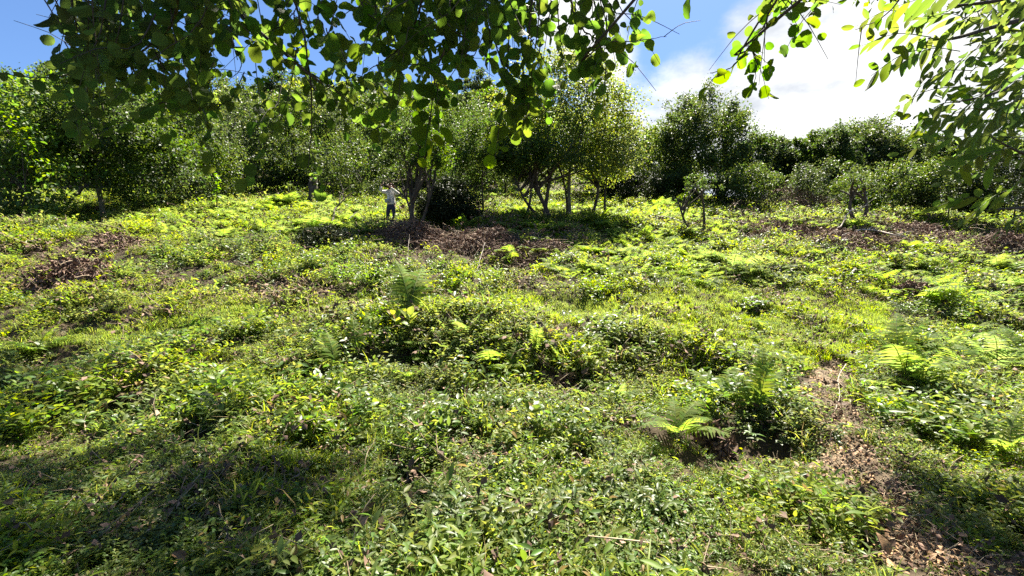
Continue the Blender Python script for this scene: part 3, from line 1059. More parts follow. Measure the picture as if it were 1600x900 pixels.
# ------------------------------------------------------------------ trees
def crown_arrays(seed, rx, ry, rz, clumps, per, leaf, spike=0.0, low=-0.6, temp=(RHOMB_V, RHOMB_F), cr=0.24):
    """uneven crown of leaf clumps about the origin; returns leaf V, F and the clump centres"""
    g = rng(seed)
    D = norm(g.normal(0, 1, (clumps * 3, 3)))
    D = D[D[:, 2] > low][:clumps]
    n = len(D)
    lump = 0.72 + 0.55 * fbm(D[:, 0] * 3 + seed, D[:, 1] * 3 + D[:, 2] * 2.3, 1.2, seed)
    rad = (0.45 + 0.55 * g.random(n) ** 0.55) * lump
    C = D * rad[:, None] * [rx, ry, rz]
    rb = (rx + ry + rz) / 3 * cr * g.uniform(0.6, 1.35, n)
    k = np.repeat(np.arange(n), (per * g.uniform(0.5, 1.5, n)).astype(int))
    m = len(k)
    off = g.normal(0, 0.5, (m, 3)) * rb[k][:, None]
    off[:, 2] *= 0.75
    if spike:
        s_ = g.random(m) ** 2
        off = off * (1 - 0.6 * s_[:, None]) + norm(D[k] + [0, 0, 0.9]) * (s_ * spike * rb[k])[:, None]
    P = C[k] + off
    out = norm(P / [rx, ry, rz])
    N = norm(g.normal(0, 0.55, (m, 3)) + out * 0.35 + [0, 0, 0.55])
    L = norm(g.normal(0, 0.8, (m, 3)) + out * 0.6 + [0, 0, -0.25])
    V, F = stamp(temp[0], temp[1], frames(L, N), P, leaf * g.uniform(0.65, 1.3, m))
    return V, F, C


def limbs(b, base, top, r0, C, g, n=9, lean=None, sides=7):
    """a tapering trunk with limbs out to the clumps; base and top are points"""
    base, top = np.asarray(base, float), np.asarray(top, float)
    mid = (base + top) / 2 + (g.normal(0, 0.06, 3) * np.linalg.norm(top - base) if lean is None else np.asarray(lean))
    P = smooth_path(np.array([base - [0, 0, 0.25], base + [0, 0, 0.02], mid, top]), 12)
    rr = np.linspace(1, 0.35, 12) * r0
    rr[:2] *= 1.35
    V, F, U = tube(P, rr, sides, True, 0.10, int(g.integers(0, 999)))
    b.add(V, F, U)
    idx = g.permutation(len(C))[:n]
    for q, k in enumerate(idx):
        s0 = P[g.integers(8, 12)]
        c = C[k]
        m = (s0 + c) / 2 + g.normal(0, 0.08, 3) * np.linalg.norm(c - s0) + [0, 0, 0.1]
        Q = smooth_path(np.array([s0, m, c]), 7)
        V, F, U = tube(Q, np.linspace(0.45, 0.10, 7) * r0, 5, False, 0.08, q)
        b.add(V, F, U)


def tree(name, label, cat, p, h, w, crown_c, rz, mat, seed, clumps=150, per=150, leaf=0.09, r0=0.12, bark=None, stems=None, spike=0.0, low=-0.6, group=None, depth=None, cr=0.24, nl=6):
    """p base point, h unused helper height, w crown half width, crown_c height of the crown's centre, rz half height"""
    g = rng(seed)
    t = empty(name, p, label, cat, group)
    V, F, C = crown_arrays(seed, w, depth or w * 0.9, rz, clumps, per, leaf, spike, low, cr=cr)
    off = np.array([0, 0, crown_c])
    cx = 0.0
    obj('crown', new_mesh('crown', V + off, F, mat), t)
    for st in (stems or [((0, 0, 0), (0, 0, crown_c), r0, bark or M_BARK, None)]):
        b = MB()
        base = np.array(st[0], float)
        base[2] = float(H(np.array(p[0] + base[0]), np.array(p[1] + base[1]))) - p[2]
        limbs(b, base, st[1], st[2], C + off, g, nl, st[4] if len(st) > 4 else None)
        obj('trunk', b.mesh('trunk', [st[3]], True), t)
    return t


def m_(px, d):
    return px / F_PX * d


# central group below the ridge
p = gd(890, gp(890, 352)[1] + 1.6)
d = p[1]
tree('tree', 'large yellow green tree with pale straight trunk at the centre of the ridge', 'tree', p, 0, m_(120, d), m_(146, d), m_(116, d), M_CROWN_Y, 11, 270, 105, 0.115, 0.13, M_BARK_P, depth=m_(60, d),
     stems=[((0, 0, 0), (0.2, 0, m_(125, d)), m_(4.6, d), M_BARK_P, (-0.12, 0, 0)), ((-0.1, 0.1, 0), (-0.6, 0, m_(95, d)), m_(2.6, d), M_BARK, (0.16, 0, -0.1))], low=-0.75, cr=0.22)
p = gd(858, gp(858, 358)[1] + 1.6)
d = p[1]
tree('tree', 'dark leaning tree with a forked black trunk left of the pale trunk', 'tree', p, 0, m_(80, d), m_(104, d), m_(66, d), M_CROWN_M, 12, 100, 90, 0.105, 0.11, M_BARK,
     stems=[((0.05, 0, 0), (m_(-30, d), 0, m_(65, d)), m_(6, d), M_BARK, (0.12, 0, -0.05)), ((m_(-8, d), 0, 0.3), (m_(8, d), 0.1, m_(95, d)), m_(4.5, d), M_BARK, None),
            ((m_(-12, d), 0.1, 0), (m_(-55, d), 0.1, m_(70, d)), m_(3.5, d), M_BARK, None)], low=-0.5)
p = gd(922, gp(922, 348)[1] + 1.6)
d = p[1]
tree('tree', 'thin crooked dark tree right of the pale trunk', 'tree', p, 0, m_(58, d), m_(88, d), m_(50, d), M_CROWN_Y, 13, 60, 90, 0.10, 0.06, M_BARK,
     stems=[((0, 0, 0), (m_(14, d), 0, m_(70, d)), m_(4, d), M_BARK, (0.12, 0, 0)), ((m_(25, d), 0.1, 0), (m_(28, d), 0.1, m_(75, d)), m_(3, d), M_BARK, None)])
p = gd(822, gp(822, 352)[1] + 1.6)
d = p[1]
tree('tree', 'thin dark sapling with bent trunk left of the forked tree', 'tree', p, 0, m_(46, d), m_(90, d), m_(46, d), M_CROWN_M, 14, 50, 100, 0.10, 0.05, M_BARK,
     stems=[((0, 0, 0), (m_(6, d), 0, m_(75, d)), m_(3, d), M_BARK, (0.14, 0, 0))])
p = gd(646, gp(611, 354)[1] - 0.5)
d = p[1]
tree('tree', 'small tree with forked dark trunk immediately right of the person', 'tree', p, 0, m_(58, d), m_(124, d), m_(50, d), M_CROWN_M, 15, 80, 90, 0.10, 0.1, M_BARK, depth=1.0,
     stems=[((0, 0, 0), (m_(4, d), 0, m_(72, d)), m_(6.5, d), M_BARK, (-0.12, 0, 0)), ((m_(8, d), 0.1, 0), (m_(32, d), 0, m_(78, d)), m_(4, d), M_BARK, (0.02, 0, 0)),
            ((m_(3, d), 0.02, 0.3), (m_(-18, d), 0, m_(70, d)), m_(3.2, d), M_BARK, (0.05, 0, 0.05))], low=-0.45)
p = gp(752, 350)
d = p[1]
tree('tree', 'thin trunked tree with airy crown behind the round dark bush', 'tree', p + [0, 2.0, 0.4], 0, m_(62, d), m_(118, d), m_(62, d), M_CROWN_M, 16, 110, 130, 0.10, 0.07, M_BARK, low=-0.6)
p = gp(702, 352)
d = p[1]
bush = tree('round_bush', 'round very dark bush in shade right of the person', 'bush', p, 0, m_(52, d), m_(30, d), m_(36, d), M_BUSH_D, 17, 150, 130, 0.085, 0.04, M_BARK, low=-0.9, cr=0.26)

# right of the centre, on the flat ridge
for (px, dd, w, top, bot, mat, seed, lb, spike, leaf) in (
        (1098, 31, 66, 158, 310, M_CROWN_D, 21, 'tall dark feathery tree standing alone against the white cloud', 1.6, 0.15),
        (1185, 36, 52, 208, 312, M_CROWN_M, 22, 'broad mid green tree just right of the tall dark one', 0.6, 0.16),
        (1236, 40, 36, 240, 315, M_CROWN_Y, 23, 'low pale green tree in the gap of the right hand tree line', 0.6, 0.17),
        (1285, 34, 42, 205, 315, M_CROWN_M, 24, 'pointed grey green tree rising in the right hand tree line', 1.4, 0.15),
        (1345, 36, 56, 190, 315, M_CROWN_D, 25, 'domed dark tree highest in the right hand tree line', 1.0, 0.16),
        (1415, 38, 50, 215, 315, M_CROWN_M, 26, 'rounded tree sloping down right of the domed dark tree', 0.8, 0.16),
        (1480, 33, 52, 225, 318, M_CROWN_D, 27, 'dark tree half hidden behind the long leaved branches at right', 0.6, 0.15),
        (1560, 30, 66, 215, 322, M_CROWN_D, 28, 'dark tree at the right edge behind the long leaved branches', 0.6, 0.14),
        (1030, 37, 50, 205, 312, M_CROWN_M, 29, 'low green tree filling between the yellow green tree and the dark one', 0.4, 0.16)):
    p = gd(px, dd)
    br = 450 - F_PX * (p[2] - ZC) / dd
    cc, rz = m_(br - (top + bot) / 2, dd), m_((bot - top) / 2, dd)
    tree('tree', lb, 'tree', p, 0, m_(w, dd), cc, rz, mat, seed, 220, 160, leaf, 0.14, M_BARK, spike=spike, low=-0.85, cr=0.22)

for (px, dd, w, top, bot, mat, seed, lb) in (
        (1165, 27, 52, 268, 318, M_CROWN_D, 31, 'silvery glinting shrub in front of the long brown heap'),
        (1395, 25, 56, 268, 325, M_CROWN_D, 32, 'glossy dark shrub in the middle of the right hand ridge'),
        (1480, 24, 52, 255, 330, M_CROWN_D, 33, 'glossy dark shrub further right on the ridge'),
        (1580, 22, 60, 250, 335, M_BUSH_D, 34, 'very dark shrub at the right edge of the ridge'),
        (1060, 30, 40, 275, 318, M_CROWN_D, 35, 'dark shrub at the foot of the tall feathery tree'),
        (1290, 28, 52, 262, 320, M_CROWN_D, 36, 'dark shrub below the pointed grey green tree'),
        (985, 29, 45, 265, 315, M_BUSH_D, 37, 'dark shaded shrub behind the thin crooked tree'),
        (560, 27, 60, 215, 312, M_CROWN_D, 38, 'dark shrub in the shade behind the person'),
        (400, 28, 60, 205, 300, M_CROWN_D, 39, 'mid green shrub above the bright bracken left of the stump'),
        (470, 29, 50, 215, 300, M_CROWN_D, 40, 'dark shrub directly behind the broken stump'),
        (300, 24, 70, 205, 320, M_CROWN_D, 41, 'bushy green shrub behind the slender sapling at left'),
        (225, 20, 75, 190, 325, M_CROWN_M, 42, 'leafy green shrub on the slope right of the left hand bush')):
    p = gd(px, dd)
    br = 450 - F_PX * (p[2] - ZC) / dd
    cc, rz = m_(br - (top + bot) / 2, dd), m_((bot - top) / 2, dd)
    tree('shrub', lb, 'shrub', p, 0, m_(w, dd), cc, rz, mat, seed, 80, 120, 0.12, 0.05, M_BARK, low=-0.95, cr=0.30, spike=0.9)

# small stemmed trees on the right slope
p = gp(1340, 358)
d = p[1]
tree('small_tree', 'small tree with two curved stems like a lyre on the right slope', 'tree', p, 0, m_(38, d), m_(68, d), m_(18, d), M_CROWN_D, 51, 30, 55, 0.085, 0.06, M_BARK,
     stems=[((0, 0, 0), (m_(-8, d), 0, m_(58, d)), m_(4.2, d), M_BARK, (-0.24, 0, 0)), ((0.05, 0, 0), (m_(10, d), 0, m_(58, d)), m_(4.2, d), M_BARK, (0.24, 0, 0))], low=-0.4)
p = gp(1100, 362)
d = p[1]
tree('small_tree', 'spindly small tree with sparse leaves on the slope right of centre', 'tree', p, 0, m_(24, d), m_(70, d), m_(24, d), M_CROWN_M, 52, 16, 40, 0.085, 0.05, M_BARK,
     stems=[((0, 0, 0), (m_(-3, d), 0, m_(62, d)), m_(3.2, d), M_BARK, (0.04, 0, 0))], low=-0.5)
p = gp(1082, 365)
d = p[1]
tree('small_tree', 'crooked small tree bending left beside the spindly one', 'tree', p, 0, m_(30, d), m_(66, d), m_(24, d), M_CROWN_M, 53, 14, 36, 0.085, 0.05, M_BARK,
     stems=[((0, 0, 0), (m_(-24, d), 0, m_(55, d)), m_(2.8, d), M_BARK, (-0.02, 0, -0.2))], low=-0.5)

# left side
for (px, dd, w, top, bot, mat, seed, lb, leaf, bark) in (
        (165, 19, 75, 125, 300, M_CROWN_M, 61, 'leafy tree with a pale forked trunk behind the left hand bush', 0.12, M_BARK_P),
        (60, 20, 80, 110, 300, M_CROWN_M, 62, 'tree above the left hand bush at the left edge', 0.12, M_BARK),
        (110, 26, 70, 130, 270, M_CROWN_D, 63, 'grey twiggy tree between the left hand bush and the sky', 0.13, M_BARK),
        (255, 24, 85, 130, 300, M_CROWN_M, 64, 'mid green tree on the left ridge behind the hanging leaves', 0.12, M_BARK),
        (365, 30, 85, 140, 300, M_CROWN_D, 65, 'broad green tree on the ridge left of the stump', 0.14, M_BARK),
        (460, 33, 75, 150, 300, M_CROWN_M, 66, 'round crowned tree on the ridge above the stump', 0.14, M_BARK),
        (545, 34, 75, 145, 305, M_CROWN_D, 67, 'dark green tree on the ridge above and left of the person', 0.15, M_BARK),
        (630, 36, 75, 135, 300, M_CROWN_M, 68, 'green tree high on the ridge straight above the person', 0.15, M_BARK),
        (715, 32, 70, 165, 300, M_CROWN_M, 69, 'green tree on the ridge above the round dark bush', 0.14, M_BARK),
        (885, 31, 80, 175, 308, M_CROWN_M, 71, 'green tree directly behind the large yellow green tree', 0.14, M_BARK),
        (960, 33, 60, 200, 310, M_CROWN_D, 72, 'dark tree behind the thin crooked tree', 0.14, M_BARK),
        (790, 34, 70, 170, 305, M_CROWN_D, 70, 'dark tree behind the forked tree at the centre', 0.14, M_BARK)):
    p = gd(px, dd)
    br = 450 - F_PX * (p[2] - ZC) / dd
    cc, rz = m_(br - (top + bot) / 2, dd), m_((bot - top) / 2, dd)
    tree('tree', lb, 'tree', p, 0, m_(w, dd), cc, rz, mat, seed, 150, 120, leaf, 0.15, bark, low=-0.85, cr=0.21, spike=1.0)


# the wooded hill behind: every tree a thing, sharing a few crowns
def hill():
    g = rng(900)
    crowns, trunks = [], []
    for k in range(6):
        V, F, C = crown_arrays(910 + k, 3.2, 3.0, 3.4, 110, 75, 0.32, 0.5, -0.8, cr=0.22)
        off = np.array([0, 0, 4.3])
        crowns.append([new_mesh('crown', V + off, F, M_) for M_ in (M_CROWN_M, M_CROWN_Y, M_CROWN_D)])
        b = MB()
        limbs(b, (0, 0, 0), (0, 0, 4.5), 0.2, C + off, g, 8)
        trunks.append(b.mesh('trunk', [M_BARK], True))
    for dd, step, x0, x1 in ((44, 62, -60, 820), (52, 58, -40, 830), (62, 52, -20, 850), (74, 46, 150, 850), (88, 42, 260, 860), (104, 40, 330, 860)):
        px = x0
        while px < x1:
            q = px + g.normal(0, 10)
            p = gd(q, dd + g.normal(0, 2.0))
            tone = int(g.choice([0, 0, 1, 2, 2]))
            where = {44: 'at the foot of the wooded hill', 52: 'low on the wooded hill', 62: 'half way up the wooded hill', 74: 'high on the wooded hill', 88: 'near the top of the wooded hill', 104: 'on the top of the wooded hill'}[dd]
            side = 'at far left' if q < 220 else 'left of the person' if q < 600 else 'above and right of the person'
            t = empty('tree', p, ('mid green', 'yellow green', 'dark green')[tone] + ' tree ' + where + ' ' + side, 'tree', 'trees ' + where, g.random() * 6.3, g.uniform(0.8, 1.3) * (1 + (dd - 44) / 240))
            k = g.integers(0, 6)
            obj('crown', crowns[k][tone], t)
            obj('trunk', trunks[k], t)
            px += step * g.uniform(0.8, 1.25)


hill()


# ------------------------------------------------------------------ left-hand bush, with its leaves as parts
LEAF_O = [leaf_grid(w_ovate, 6, 4, 0.62, 0.0, 0.25, dr, 0.03, k) for k, dr in enumerate((0.15, 0.3, 0.05))]


def left_bush():
    g = rng(1200)
    p = gd(28, 16.5)
    t = empty('bush', p, 'large broad leaved bush at the left edge under the hanging branches', 'bush')
    C = np.array([g.uniform(-2.4, 2.0, 270), g.uniform(-1.0, 1.0, 270), g.uniform(0.2, 5.6, 270)]).T
    lim = 2.0 - 0.35 * np.clip(C[:, 2] - 2.2, 0, 3)
    C = C[C[:, 0] < lim]
    zz = H(p[0] + C[:, 0], p[1] + C[:, 1]) - p[2]
    C[:, 2] += zz
    n = 24
    k = np.repeat(np.arange(len(C)), n)
    P = C[k] + g.normal(0, 0.2, (len(k), 3))
    N = norm(g.normal(0, 0.4, (len(k), 3)) + [0, -0.15, 0.9])
    L = norm(g.normal(0, 0.7, (len(k), 3)) + [0.1, -0.3, -0.25])
    sc = g.uniform(0.10, 0.20, len(k))
    order = np.argsort(P[:, 1] - 0.5 * P[:, 2] - 4 * sc)
    foliage(t, np.zeros(3), LEAF_O, M_BUSHLEAF, P, frames(L, N), sc, 280, order)
    for q in range(5):
        b = MB()
        a = np.array([g.uniform(-0.8, 0.6), g.uniform(-0.3, 0.4), 0])
        a[2] = float(H(np.array(p[0] + a[0]), np.array(p[1] + a[1]))) - p[2]
        limbs(b, a, a + [g.normal(0, 0.4), g.normal(0, 0.2), g.uniform(1.8, 2.7)], 0.035, C, g, 7, sides=6)
        obj('stem', b.mesh('stem', [M_BARK], True), t)


left_bush()


# ------------------------------------------------------------------ single leafy plants
def plant(name, label, px, py, hgt, n, leaf, aspect, seed, mat=None, stems=1, spread=0.15, wfun=w_ovate, cat='plant', up=0.3, d=None, bare=0.25):
    p = gp(px, py) if d is None else gd(px, d)
    g = rng(seed)
    t = empty(name, p, label, cat)
    temps = [leaf_grid(wfun, 6, 4, aspect, 0.0, 0.22, dr, 0.02, k) for k, dr in enumerate((0.15, 0.35))]
    meshes = [new_mesh('leaf', v[0], v[1], mat or M_WEED, v[2], True) for v in temps]
    for s_ in range(stems):
        a = g.random() * 6.28
        b0 = np.array([cos(a), sin(a), 0]) * g.random() * spread * 0.5
        ln = np.array([cos(a), sin(a), 0]) * spread * g.uniform(0.4, 1.2)
        h = hgt * g.uniform(0.7, 1.1)
        P = smooth_path(np.array([b0 - [0, 0, 0.03], b0 + ln * 0.3 + [0, 0, h * 0.5], b0 + ln + [0, 0, h]]), 8)
        b = MB()
        b.add(*tube(P, np.linspace(0.006, 0.002, 8) * max(0.6, hgt / 0.4), 5, True))
        obj('stem', b.mesh('stem', [M_STEM if hgt < 0.7 else M_TWIG], True), t)
        for k in range(n):
            q = bare + (1 - bare) * (k + 0.5) / n
            c = np.array([np.interp(q, np.linspace(0, 1, 8), P[:, i_]) for i_ in range(3)])
            an = k * 2.4 + g.random()
            el = up + g.normal(0, 0.25)
            L = np.array([cos(an) * cos(el), sin(an) * cos(el), sin(el)])
            N = norm(np.array([0, -0.1, 1.0]) + g.normal(0, 0.25, 3))
            o = bpy.data.objects.new('leaf', meshes[k % 2])
            o.matrix_basis = mat4(frames(L[None], N[None])[0], c, leaf * g.uniform(0.7, 1.2))
            link(o, t)
    return t


plant('broadleaf_plant', 'plant with large upright bright leaves at the foot of the tallest fern', 640, 522, 0.30, 8, 0.22, 0.5, 1, stems=3, spread=0.28, up=0.9)
plant('shrub', 'dark leafy shrub standing on the terrace edge right of centre', 940, 540, 0.62, 22, 0.13, 0.4, 2, M_WEED2, stems=9, spread=0.45, up=0.4, cat='shrub')
plant('shrub', 'glossy leaved low shrub on the bank below the terrace shrub', 985, 562, 0.4, 16, 0.10, 0.5, 3, M_WEED2, stems=7, spread=0.4, up=0.2, cat='shrub')
plant('sapling', 'bright yellow leaved sapling catching the sun in the left shade', 145, 640, 0.45, 12, 0.15, 0.5, 4, stems=2, spread=0.16)
plant('sapling', 'narrow leaved sapling behind the bright one at left', 155, 585, 0.30, 9, 0.13, 0.3, 5, stems=2, spread=0.12, up=0.7)
plant('broadleaf_plant', 'dark drooping broad leaved plant at the left edge', 30, 575, 0.42, 9, 0.28, 0.5, 6, M_WEED2, stems=2, spread=0.3, up=0.0)
plant('seedling', 'upright seedling with pointed leaves in the bottom left shade', 330, 775, 0.26, 9, 0.085, 0.36, 7, stems=1, spread=0.05)
plant('seedling', 'seedling with a spray of narrow leaves left of the bottom left seedling', 165, 775, 0.16, 8, 0.11, 0.3, 8, stems=1, spread=0.05)
plant('broadleaf_plant', 'palmate leaved young plant in the lower left', 380, 710, 0.18, 6, 0.12, 0.7, 9, M_WEED, stems=1, spread=0.1, up=0.1)
plant('broadleaf_plant', 'pale young plant with two broad leaves low at centre left', 530, 830, 0.14, 4, 0.1, 0.6, 10, M_WEED, stems=1, spread=0.08, up=0.2)
plant('broadleaf_plant', 'leafy plant on the dark bank left of the terrace shrub', 880, 560, 0.36, 12, 0.13, 0.34, 11, M_WEED, stems=4, spread=0.3)
plant('broadleaf_plant', 'plant with long pointed leaves on the bank below the small fern', 920, 610, 0.28, 9, 0.14, 0.3, 12, M_WEED, stems=2, spread=0.2)
plant('broadleaf_plant', 'long leaved plant right of the path head under the bracken', 1390, 650, 0.30, 12, 0.14, 0.3, 13, M_WEED, stems=5, spread=0.45)
plant('broadleaf_plant', 'low yellow leaved plant right beside the dirt path', 1365, 635, 0.25, 10, 0.11, 0.4, 14, M_WEED, stems=4, spread=0.3)
plant('broadleaf_plant', 'shaded lush plant between the path and the right edge', 1470, 690, 0.32, 12, 0.13, 0.36, 15, M_WEED2, stems=5, spread=0.4)
plant('broadleaf_plant', 'pointed leaved weed in the sunny weeds at bottom centre', 1020, 760, 0.18, 9, 0.09, 0.3, 16, M_WEED, stems=2, spread=0.12)
plant('broadleaf_plant', 'yellow leaved weed low at the right of bottom centre', 1085, 790, 0.14, 7, 0.08, 0.5, 17, M_WEED, stems=1, spread=0.08)
plant('broadleaf_plant', 'round leaved weed at the bottom edge right of centre', 1000, 880, 0.10, 6, 0.07, 0.8, 18, M_WEED2, stems=1, spread=0.06)
plant('broadleaf_plant', 'dark weedy plant with glossy leaves in the right bank hollow', 1190, 690, 0.26, 10, 0.1, 0.3, 19, M_WEED2, stems=4, spread=0.25)
plant('sapling', 'slender sapling with big round leaves on the left ridge', 338, 335, 2.1, 34, 0.2, 0.75, 20, M_BUSHLEAF, stems=1, spread=0.15, up=-0.1, cat='sapling', bare=0.1)
plant('sapling', 'sapling with large leaves above the broken stump', 492, 318, 2.2, 16, 0.26, 0.75, 21, M_BUSHLEAF, stems=1, spread=0.2, up=-0.1, cat='sapling', bare=0.5)
plant('broadleaf_plant', 'yellow sunlit plant beside the fern at the foot of the dark bush', 712, 362, 0.5, 12, 0.2, 0.5, 22, M_FERN, stems=3, spread=0.3)


# ------------------------------------------------------------------ stump, fallen branches, loose sticks
def stump(px, py, hpx, wpx, label, seed, lean=0.0):
    p = gp(px, py)
    d = p[1]
    t = empty('tree_stump', p, label, 'stump')
    h, w = m_(hpx, d), m_(wpx, d)
    b = MB()
    z = np.linspace(-0.15, h, 9)
    P = np.stack([lean * z + 0.04 * np.sin(z * 4), 0.03 * np.cos(z * 5), z], -1)
    b.add(*tube(P, w * (1.15 - 0.25 * np.linspace(0, 1, 9)), 10, True, 0.22, seed))
    obj('trunk', b.mesh('trunk', [M_BARK], False), t)
    g = rng(seed)
    for k in range(5):
        b = MB()
        a = k * 1.3
        q = P[-1] + np.array([cos(a), sin(a), 0]) * w * 0.6 - [0, 0, 0.05]
        b.add(*tube(np.array([q, q + [0, 0, h * 0.14], q + [g.normal(0, 0.02), 0, h * g.uniform(0.18, 0.4)]]), [w * 0.35, w * 0.2, 0.004], 5, True, 0.2, k))
        obj('splinter', b.mesh('splinter', [M_BARK_P]), t)
    return t


stump(488, 318, 34, 7, 'broken jagged tree stump standing in the bracken left of the person', 3, 0.08)
stump(1180, 490, 20, 6, 'rotten dark stump overgrown with ivy on the open right slope', 4, -0.1)
plant('ivy', 'dark ivy clump climbing the rotten stump on the open right slope', 1180, 492, 0.46, 16, 0.11, 0.85, 44, M_WEED2, stems=11, spread=0.34, up=0.1, cat='ivy')
stump(1222, 440, 22, 5, 'short leaning snag on the right slope above the rotten stump', 5, -0.5)


def stick(name, label, pts, r, seed, mat, side=0, lift=0.05, cat='branch', group=None):
    """pts: photo pixels on the ground with a lift each, joined to one branch; side twigs are parts"""
    Q = np.array([gp(a, b_) + [0, 0, c_ * 1.4 + (0.14 if cat == 'branch' else 0)] for a, b_, c_ in pts])
    o0 = Q[0].copy()
    t = empty(name, o0, label, cat, group)
    n = 6 * len(Q)
    P = smooth_path(Q - o0, n)
    g = rng(seed)
    P = P + g.normal(0, r * 0.5, P.shape)
    b = MB()
    b.add(*tube(P, np.linspace(1, 0.4, n) * r, 6, True, 0.15, seed))
    obj('stem', b.mesh('stem', [mat], True), t)
    for k in range(side):
        q = P[int(n * g.uniform(0.25, 0.95))]
        dv = norm(P[-1] - P[0]) * g.uniform(0.1, 0.9) + g.normal(0, 0.5, 3) * [1, 1, 0.5] + [0, 0, 0.25]
        l = np.linalg.norm(P[-1] - P[0]) * g.uniform(0.12, 0.3)
        b = MB()
        b.add(*tube(smooth_path(np.array([q, q + dv * l * 0.5, q + dv * l + g.normal(0, 0.05, 3) + [0, 0, -0.05]]), 7), np.linspace(0.6, 0.15, 7) * r, 5, True, 0.1, k))
        obj('twig', b.mesh('twig', [mat], True), t)
    return t


stick('fallen_branch', 'long pale fallen branch lying across the brown bed on the right slope', [(1305, 386, .15), (1350, 378, .25), (1400, 384, .2), (1432, 388, .1)], 0.045, 1, M_DEADWOOD, 6)
stick('fallen_branch', 'pale forked branch rising left from the long fallen one', [(1275, 392, .1), (1310, 378, .3), (1328, 362, .55), (1348, 358, .5)], 0.04, 2, M_DEADWOOD, 3)
stick('fallen_branch', 'thin pale pole lying on the ridge right of the crooked small tree', [(1105, 352, .15), (1135, 357, .2), (1170, 362, .15)], 0.035, 3, M_DEADWOOD, 2)
stick('fallen_branch', 'dark bare branch sticking up from the bracken left of the person', [(518, 362, 0.0), (524, 350, .35), (537, 345, .55), (530, 338, .7)], 0.04, 4, M_BARK, 5)
stick('fallen_branch', 'thin dead branch arching over the weeds left of the brown heap', [(545, 360, .2), (560, 356, .35), (575, 362, .1)], 0.02, 5, M_BARK, 2)
stick('fallen_branch', 'grey dead branch lying at the foot of the crooked small tree', [(1015, 352, .15), (1040, 356, .25), (1075, 362, .1)], 0.03, 6, M_DEADWOOD, 3)
stick('stick', 'thin pale stick standing in the brown heap at the centre', [(637, 422, 0.0), (638, 405, .25), (640, 396, .4)], 0.006, 7, M_DEADWOOD, 1, cat='stick')
stick('stick', 'slanting pale stick at the right of the central brown heap', [(742, 432, .0), (752, 418, .25), (758, 406, .4)], 0.014, 8, M_DEADWOOD, 0, cat='stick')
stick('vine_stem', 'pale curling vine stem hanging beside the top of the dirt path', [(1322, 588, .15), (1310, 610, .12), (1312, 635, .1), (1302, 655, .04)], 0.005, 9, M_DEADWOOD, 1, cat='vine')
stick('stick', 'pale dry stalk in the weeds at the centre foreground', [(570, 755, .02), (572, 740, .10), (585, 722, .14)], 0.004, 10, M_STRAW, 0, cat='stick')
stick('stick', 'dry stalk left of the low centre foreground', [(478, 815, .02), (485, 806, .06), (492, 800, .10)], 0.0045, 11, M_STRAW, 0, cat='stick')
stick('stick', 'straight pale straw lying by the lower left of the path', [(1200, 840, .05), (1222, 858, .06), (1240, 875, .04)], 0.004, 12, M_STRAW, 0, cat='stick')
stick('stick', 'pale stick poking out of the weeds left of the path', [(1232, 672, .03), (1240, 664, .08), (1246, 655, .12)], 0.007, 13, M_DEADWOOD, 0, cat='stick')
stick('stick', 'dark thin stem in the weeds of the left slope', [(92, 512, .0), (95, 500, .2), (93, 488, .4)], 0.008, 14, M_BARK, 1, cat='stick')
stick('stick', 'bare grey twig on the grassy right slope', [(1312, 470, .1), (1330, 478, .12), (1350, 486, .05)], 0.012, 15, M_DEADWOOD, 2, cat='stick')


def dead_leaf(px, py, label, size, seed, lift=0.06):
    p = gp(px, py) + [0, 0, lift]
    g = rng(seed)
    V, F, U = leaf_grid(w_ovate, 6, 4, 0.55, 0.03, 0.8, 0.3, 0.05, seed)
    M = frames(norm(np.array([g.normal(), g.normal() * 0.4, 0.3]))[None], norm(np.array([g.normal(0, 0.3), -0.5, 0.8]))[None])
    V, F = stamp(V, F, M, np.zeros((1, 3)), [size])
    o = obj('fallen_leaf', new_mesh('fallen_leaf', V, F, M_DEADLEAF, U, True), None, p)
    return tag(o, label, 'dead leaf')


for k, (px, py, s_, lb) in enumerate(((845, 815, 0.10, 'curled brown leaf in the weeds at bottom centre'), (852, 842, 0.12, 'larger curled brown leaf just under the other at bottom centre'),
                                      (275, 893, 0.09, 'brown dead leaf at the bottom edge in the left shade'), (290, 888, 0.08, 'pale folded dead leaf at the bottom edge in the left shade'),
                                      (605, 893, 0.08, 'orange brown leaf at the bottom edge left of centre'), (95, 738, 0.08, 'tan curled leaf in the lower left shade'),
                                      (1385, 885, 0.11, 'grey green fallen leaf on the lower path'), (1440, 860, 0.08, 'pale curled leaf on the shaded path'),
                                      (1425, 812, 0.08, 'silvery fallen leaf at the bend of the path'), (420, 695, 0.07, 'long tan leaf in the weeds at left of centre'))):
    dead_leaf(px, py, lb, s_, k + 1)


# ------------------------------------------------------------------ the overhanging round-leaved trees
LEAF_R = [leaf_grid(w_round, 10, 4, asp, 0.045, fo, dr, 0.035, 40 + k) for k, (asp, fo, dr) in enumerate(((0.86, 0.15, 0.15), (0.80, 0.3, 0.25), (0.92, 0.1, 0.05), (0.76, 0.2, 0.35), (0.86, 0.35, 0.1), (0.82, 0.75, 0.3), (0.70, 0.5, 0.6)))]


